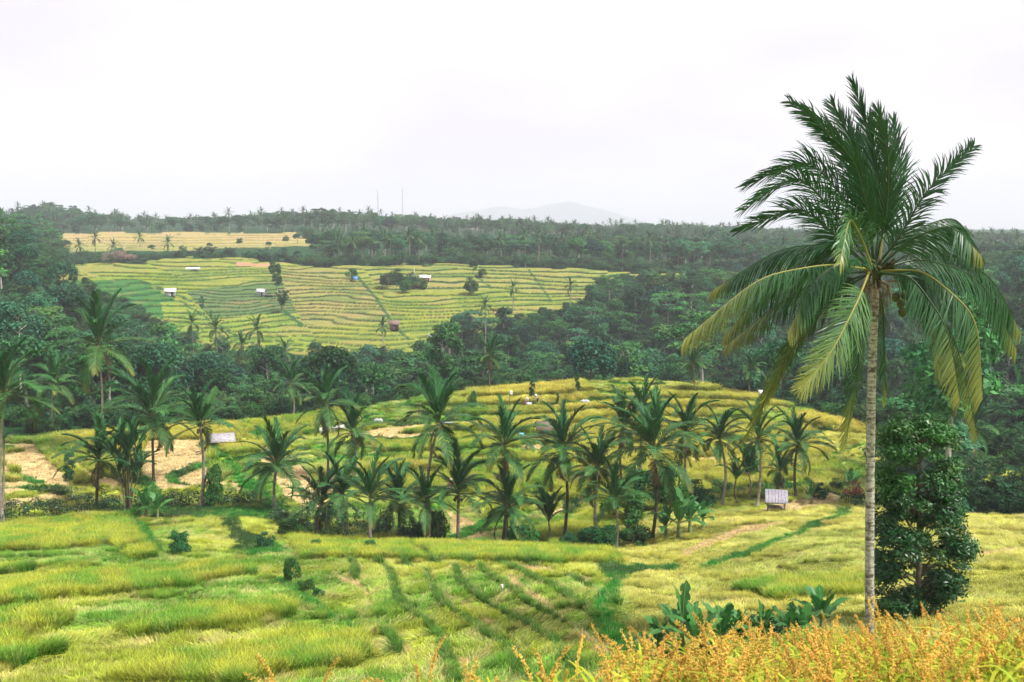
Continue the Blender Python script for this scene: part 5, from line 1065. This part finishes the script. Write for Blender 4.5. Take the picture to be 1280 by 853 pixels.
# ------------------------------------------------------------------ people
def skinned(name, verts, edges, radii, mat, parent, rootv=0, lv=2):
    me = bpy.data.meshes.new(name); me.from_pydata([tuple(v) for v in verts], edges, []); me.materials.append(mat); o = put(name, me, parent)
    md = o.modifiers.new('skin', 'SKIN'); sv = me.skin_vertices[0] if len(me.skin_vertices) else None
    if sv is None:
        bpy.context.view_layer.objects.active = o; me.attributes  # data layer is made by the modifier
    for k, r in enumerate(radii): me.skin_vertices[0].data[k].radius = (r, r)
    me.skin_vertices[0].data[rootv].use_root = True
    s = o.modifiers.new('sub', 'SUBSURF'); s.levels = lv; s.render_levels = lv; return o
def person(px, py, rz, bend, label, shirt, legs, hat, armf=.5):
    bb = hit(px, py); root = empty('person', bb, rz); tag(root, label, 'person'); cb2, sb = math.cos(bend), math.sin(bend)
    def up(h, x=0): return np.array([0, -sb * h, .86 + cb2 * h]) + np.array([x, 0, 0])
    hip = up(0); ch = up(.42); nk = up(.56); hd = up(.72) ; 
    V = [hip, up(.2), ch, nk, up(.62), up(.70), up(.80)]; R = [.13, .11, .14, .055, .05, .085, .07]; E = [(0, 1), (1, 2), (2, 3), (3, 4), (4, 5), (5, 6)]
    for s in (-1, 1):
        i = len(V); V += [up(.48, .17 * s), up(.48, .22 * s) + (0, -.12 * armf, -.26), up(.48, .2 * s) + (0, -.35 * armf, -.44), up(.48, .19 * s) + (0, -.42 * armf, -.52)]; R += [.055, .045, .034, .03]; E += [(2, i), (i, i + 1), (i + 1, i + 2), (i + 2, i + 3)]
        for f in (-.02, 0.0, .02): V.append(V[i + 3] + np.array([f, -.03, -.09])); R.append(.010); E.append((i + 3, len(V) - 1))
        i = len(V); V += [np.array([.10 * s, .02, .80]), np.array([.12 * s, -.06 - .05 * s, .45]), np.array([.12 * s, .03 - .1 * s, .08]), np.array([.12 * s, -.12 - .1 * s, .04])]; R += [.085, .055, .04, .035]; E += [(0, i), (i, i + 1), (i + 1, i + 2), (i + 2, i + 3)]
    skinned('body', V, E, R, SKIN, root)
    VS = [hip + (0, 0, .02), up(.2), ch, up(.52)]; RS = [.15, .135, .165, .09]; ES = [(0, 1), (1, 2), (2, 3)]
    for s in (-1, 1): i = len(VS); VS += [up(.48, .17 * s), up(.48, .22 * s) + (0, -.12 * armf, -.26)]; RS += [.075, .06]; ES += [(2, i), (i, i + 1)]
    skinned('shirt', VS, ES, RS, shirt, root)
    VL = [hip]; RL = [.155]; EL = []
    for s in (-1, 1): i = len(VL); VL += [np.array([.10 * s, .02, .78]), np.array([.12 * s, -.06 - .05 * s, .45]), np.array([.12 * s, .03 - .1 * s, .16])]; RL += [.105, .075, .06]; EL += [(0, i), (i, i + 1), (i + 1, i + 2)]
    skinned('trousers', VL, EL, RL, legs, root)
    part('hat', lambda g: g.tube([up(.74), up(.77), up(.90)], [.24, .23, .02], 14), hat, root)
DARKC = solid('dark_cloth', (.06, .06, .09), .9); RED = solid('red_cloth', (.55, .10, .10), .9)
person(656, 509, .6, 1.0, 'person in white shirt bending over to cut rice on the crest plot', WHITE, PINK, solid('straw_hat', (.6, .5, .35), .9), 1.2)
person(672, 506, -.7, .8, 'person in white shirt and dark trousers stooping right of the small tree', WHITE, DARKC, WHITE, 1.0)
person(563, 619, .3, .15, 'person in red shirt standing behind the straight palm trunk', RED, DARKC, solid('straw_hat', (.6, .5, .35), .9))
# ------------------------------------------------------------------ distant mountains
def ridge(name, Yd, pts, dep, c):
    xs = np.array([p[0] for p in pts], float); pxs = np.linspace(xs[0], xs[-1], 140); ry = np.interp(pxs, xs, [p[1] for p in pts]); ry = ry + (fbm(pxs / 14, pxs * 0 + Yd, 4) - .5) * 3.5
    V = []; nr = 16
    for k in range(140):
        t_ = at(pxs[k], ry[k], Yd)
        for j in range(nr):
            u = j / (nr - 1) * 2 - 1; V.append((t_[0] + (fbm(np.array([k * .3]), np.array([j * .7]), 3)[0] - .5) * 120 * abs(u), Yd + u * dep, -25 + (t_[2] + 25) * (1 - abs(u) ** 1.4)))
    Fc = [(k * nr + j, (k + 1) * nr + j, (k + 1) * nr + j + 1, k * nr + j + 1) for k in range(139) for j in range(nr - 1)]
    g = G(); g.add(V, Fc, c); o = put(name, g.me(name, M_PLAIN, True)); tag(o, kind='structure')
ridge('mountain', MTN, [(500, 286), (560, 268), (600, 262), (630, 258), (655, 262), (690, 254), (715, 252), (735, 258), (770, 266), (800, 276), (850, 286)], 500, (.06, .09, .08))
ridge('mountain', MTN * .8, [(820, 292), (900, 285), (1000, 284), (1150, 289), (1230, 288), (1300, 289), (1500, 288)], 300, (.05, .08, .06))
# ------------------------------------------------------------------ sky, sun, haze, camera
w = bpy.data.worlds.new('World'); sc.world = w; w.use_nodes = True; nt = w.node_tree; nt.nodes.clear(); L = nt.links
SUN_EL, SUN_AZ = math.radians(56), math.radians(118)     # azimuth clockwise from +Y
out = nt.nodes.new('ShaderNodeOutputWorld'); bg = nt.nodes.new('ShaderNodeBackground'); bg.inputs['Strength'].default_value = .064
sk = nt.nodes.new('ShaderNodeTexSky'); sk.sky_type = 'NISHITA'; sk.sun_disc = False; sk.sun_elevation = SUN_EL; sk.sun_rotation = SUN_AZ
tc = nt.nodes.new('ShaderNodeTexCoord'); mp = nt.nodes.new('ShaderNodeMapping'); mp.inputs['Scale'].default_value = (1, 1, 3.2); L.new(tc.outputs['Generated'], mp.inputs[0])
ns = nt.nodes.new('ShaderNodeTexNoise'); ns.inputs['Scale'].default_value = 2.6; ns.inputs['Detail'].default_value = 5; ns.inputs['Roughness'].default_value = .45; L.new(mp.outputs[0], ns.inputs[0])
cr = nt.nodes.new('ShaderNodeValToRGB'); cr.color_ramp.elements[0].position = .38; cr.color_ramp.elements[0].color = (8.2, 7.7, 8.15, 1); cr.color_ramp.elements[1].position = .56; cr.color_ramp.elements[1].color = (9.55, 9.0, 9.35, 1)
L.new(ns.outputs[0], cr.inputs[0]); mx = nt.nodes.new('ShaderNodeMix'); mx.data_type = 'RGBA'; mx.inputs[0].default_value = .955
L.new(sk.outputs[0], mx.inputs[6]); L.new(cr.outputs[0], mx.inputs[7]); L.new(mx.outputs[2], bg.inputs[0]); L.new(bg.outputs[0], out.inputs[0])
sl = bpy.data.lights.new('sun', 'SUN'); sl.energy = 4.2; sl.angle = math.radians(10); sl.color = (1, .965, .89); so = bpy.data.objects.new('sun', sl); col.objects.link(so)
so.rotation_euler = (PI / 2 - SUN_EL, 0, PI - SUN_AZ) 
hm, nt, out = newmat('haze'); pv = nt.nodes.new('ShaderNodeVolumePrincipled'); pv.inputs['Color'].default_value = (.87, .93, 1, 1); pv.inputs['Density'].default_value = HAZE; nt.links.new(pv.outputs[0], out.inputs['Volume'])
zmin = float(Z.min()) - 1; g = G(); g.box(-10700, 10700, -10700, 10700, zmin, 260)
hz = put('haze', g.me('haze', hm)); tag(hz, kind='stuff')
cam = bpy.data.cameras.new('camera'); cam.sensor_width = 36; cam.lens = F / 1280 * 36; cam.clip_start = .05; cam.clip_end = 20000
cam.dof.use_dof = True; cam.dof.focus_distance = 60; cam.dof.aperture_fstop = 5.6
co = bpy.data.objects.new('camera', cam); col.objects.link(co); co.rotation_euler = (PI / 2 - PITCH, 0, 0); sc.camera = co
sc.view_settings.view_transform = 'Standard'; sc.view_settings.look = 'None'; sc.view_settings.exposure = .94; sc.view_settings.gamma = 1; sc.view_settings.use_curve_mapping = False
sc.render.engine = 'CYCLES'; cy = sc.cycles; cy.use_denoising = True; cy.max_bounces = 5; cy.diffuse_bounces = 2; cy.glossy_bounces = 2; cy.transmission_bounces = 4; cy.volume_bounces = 0; cy.use_adaptive_sampling = True; cy.adaptive_threshold = .03
cy.sample_clamp_indirect = 4
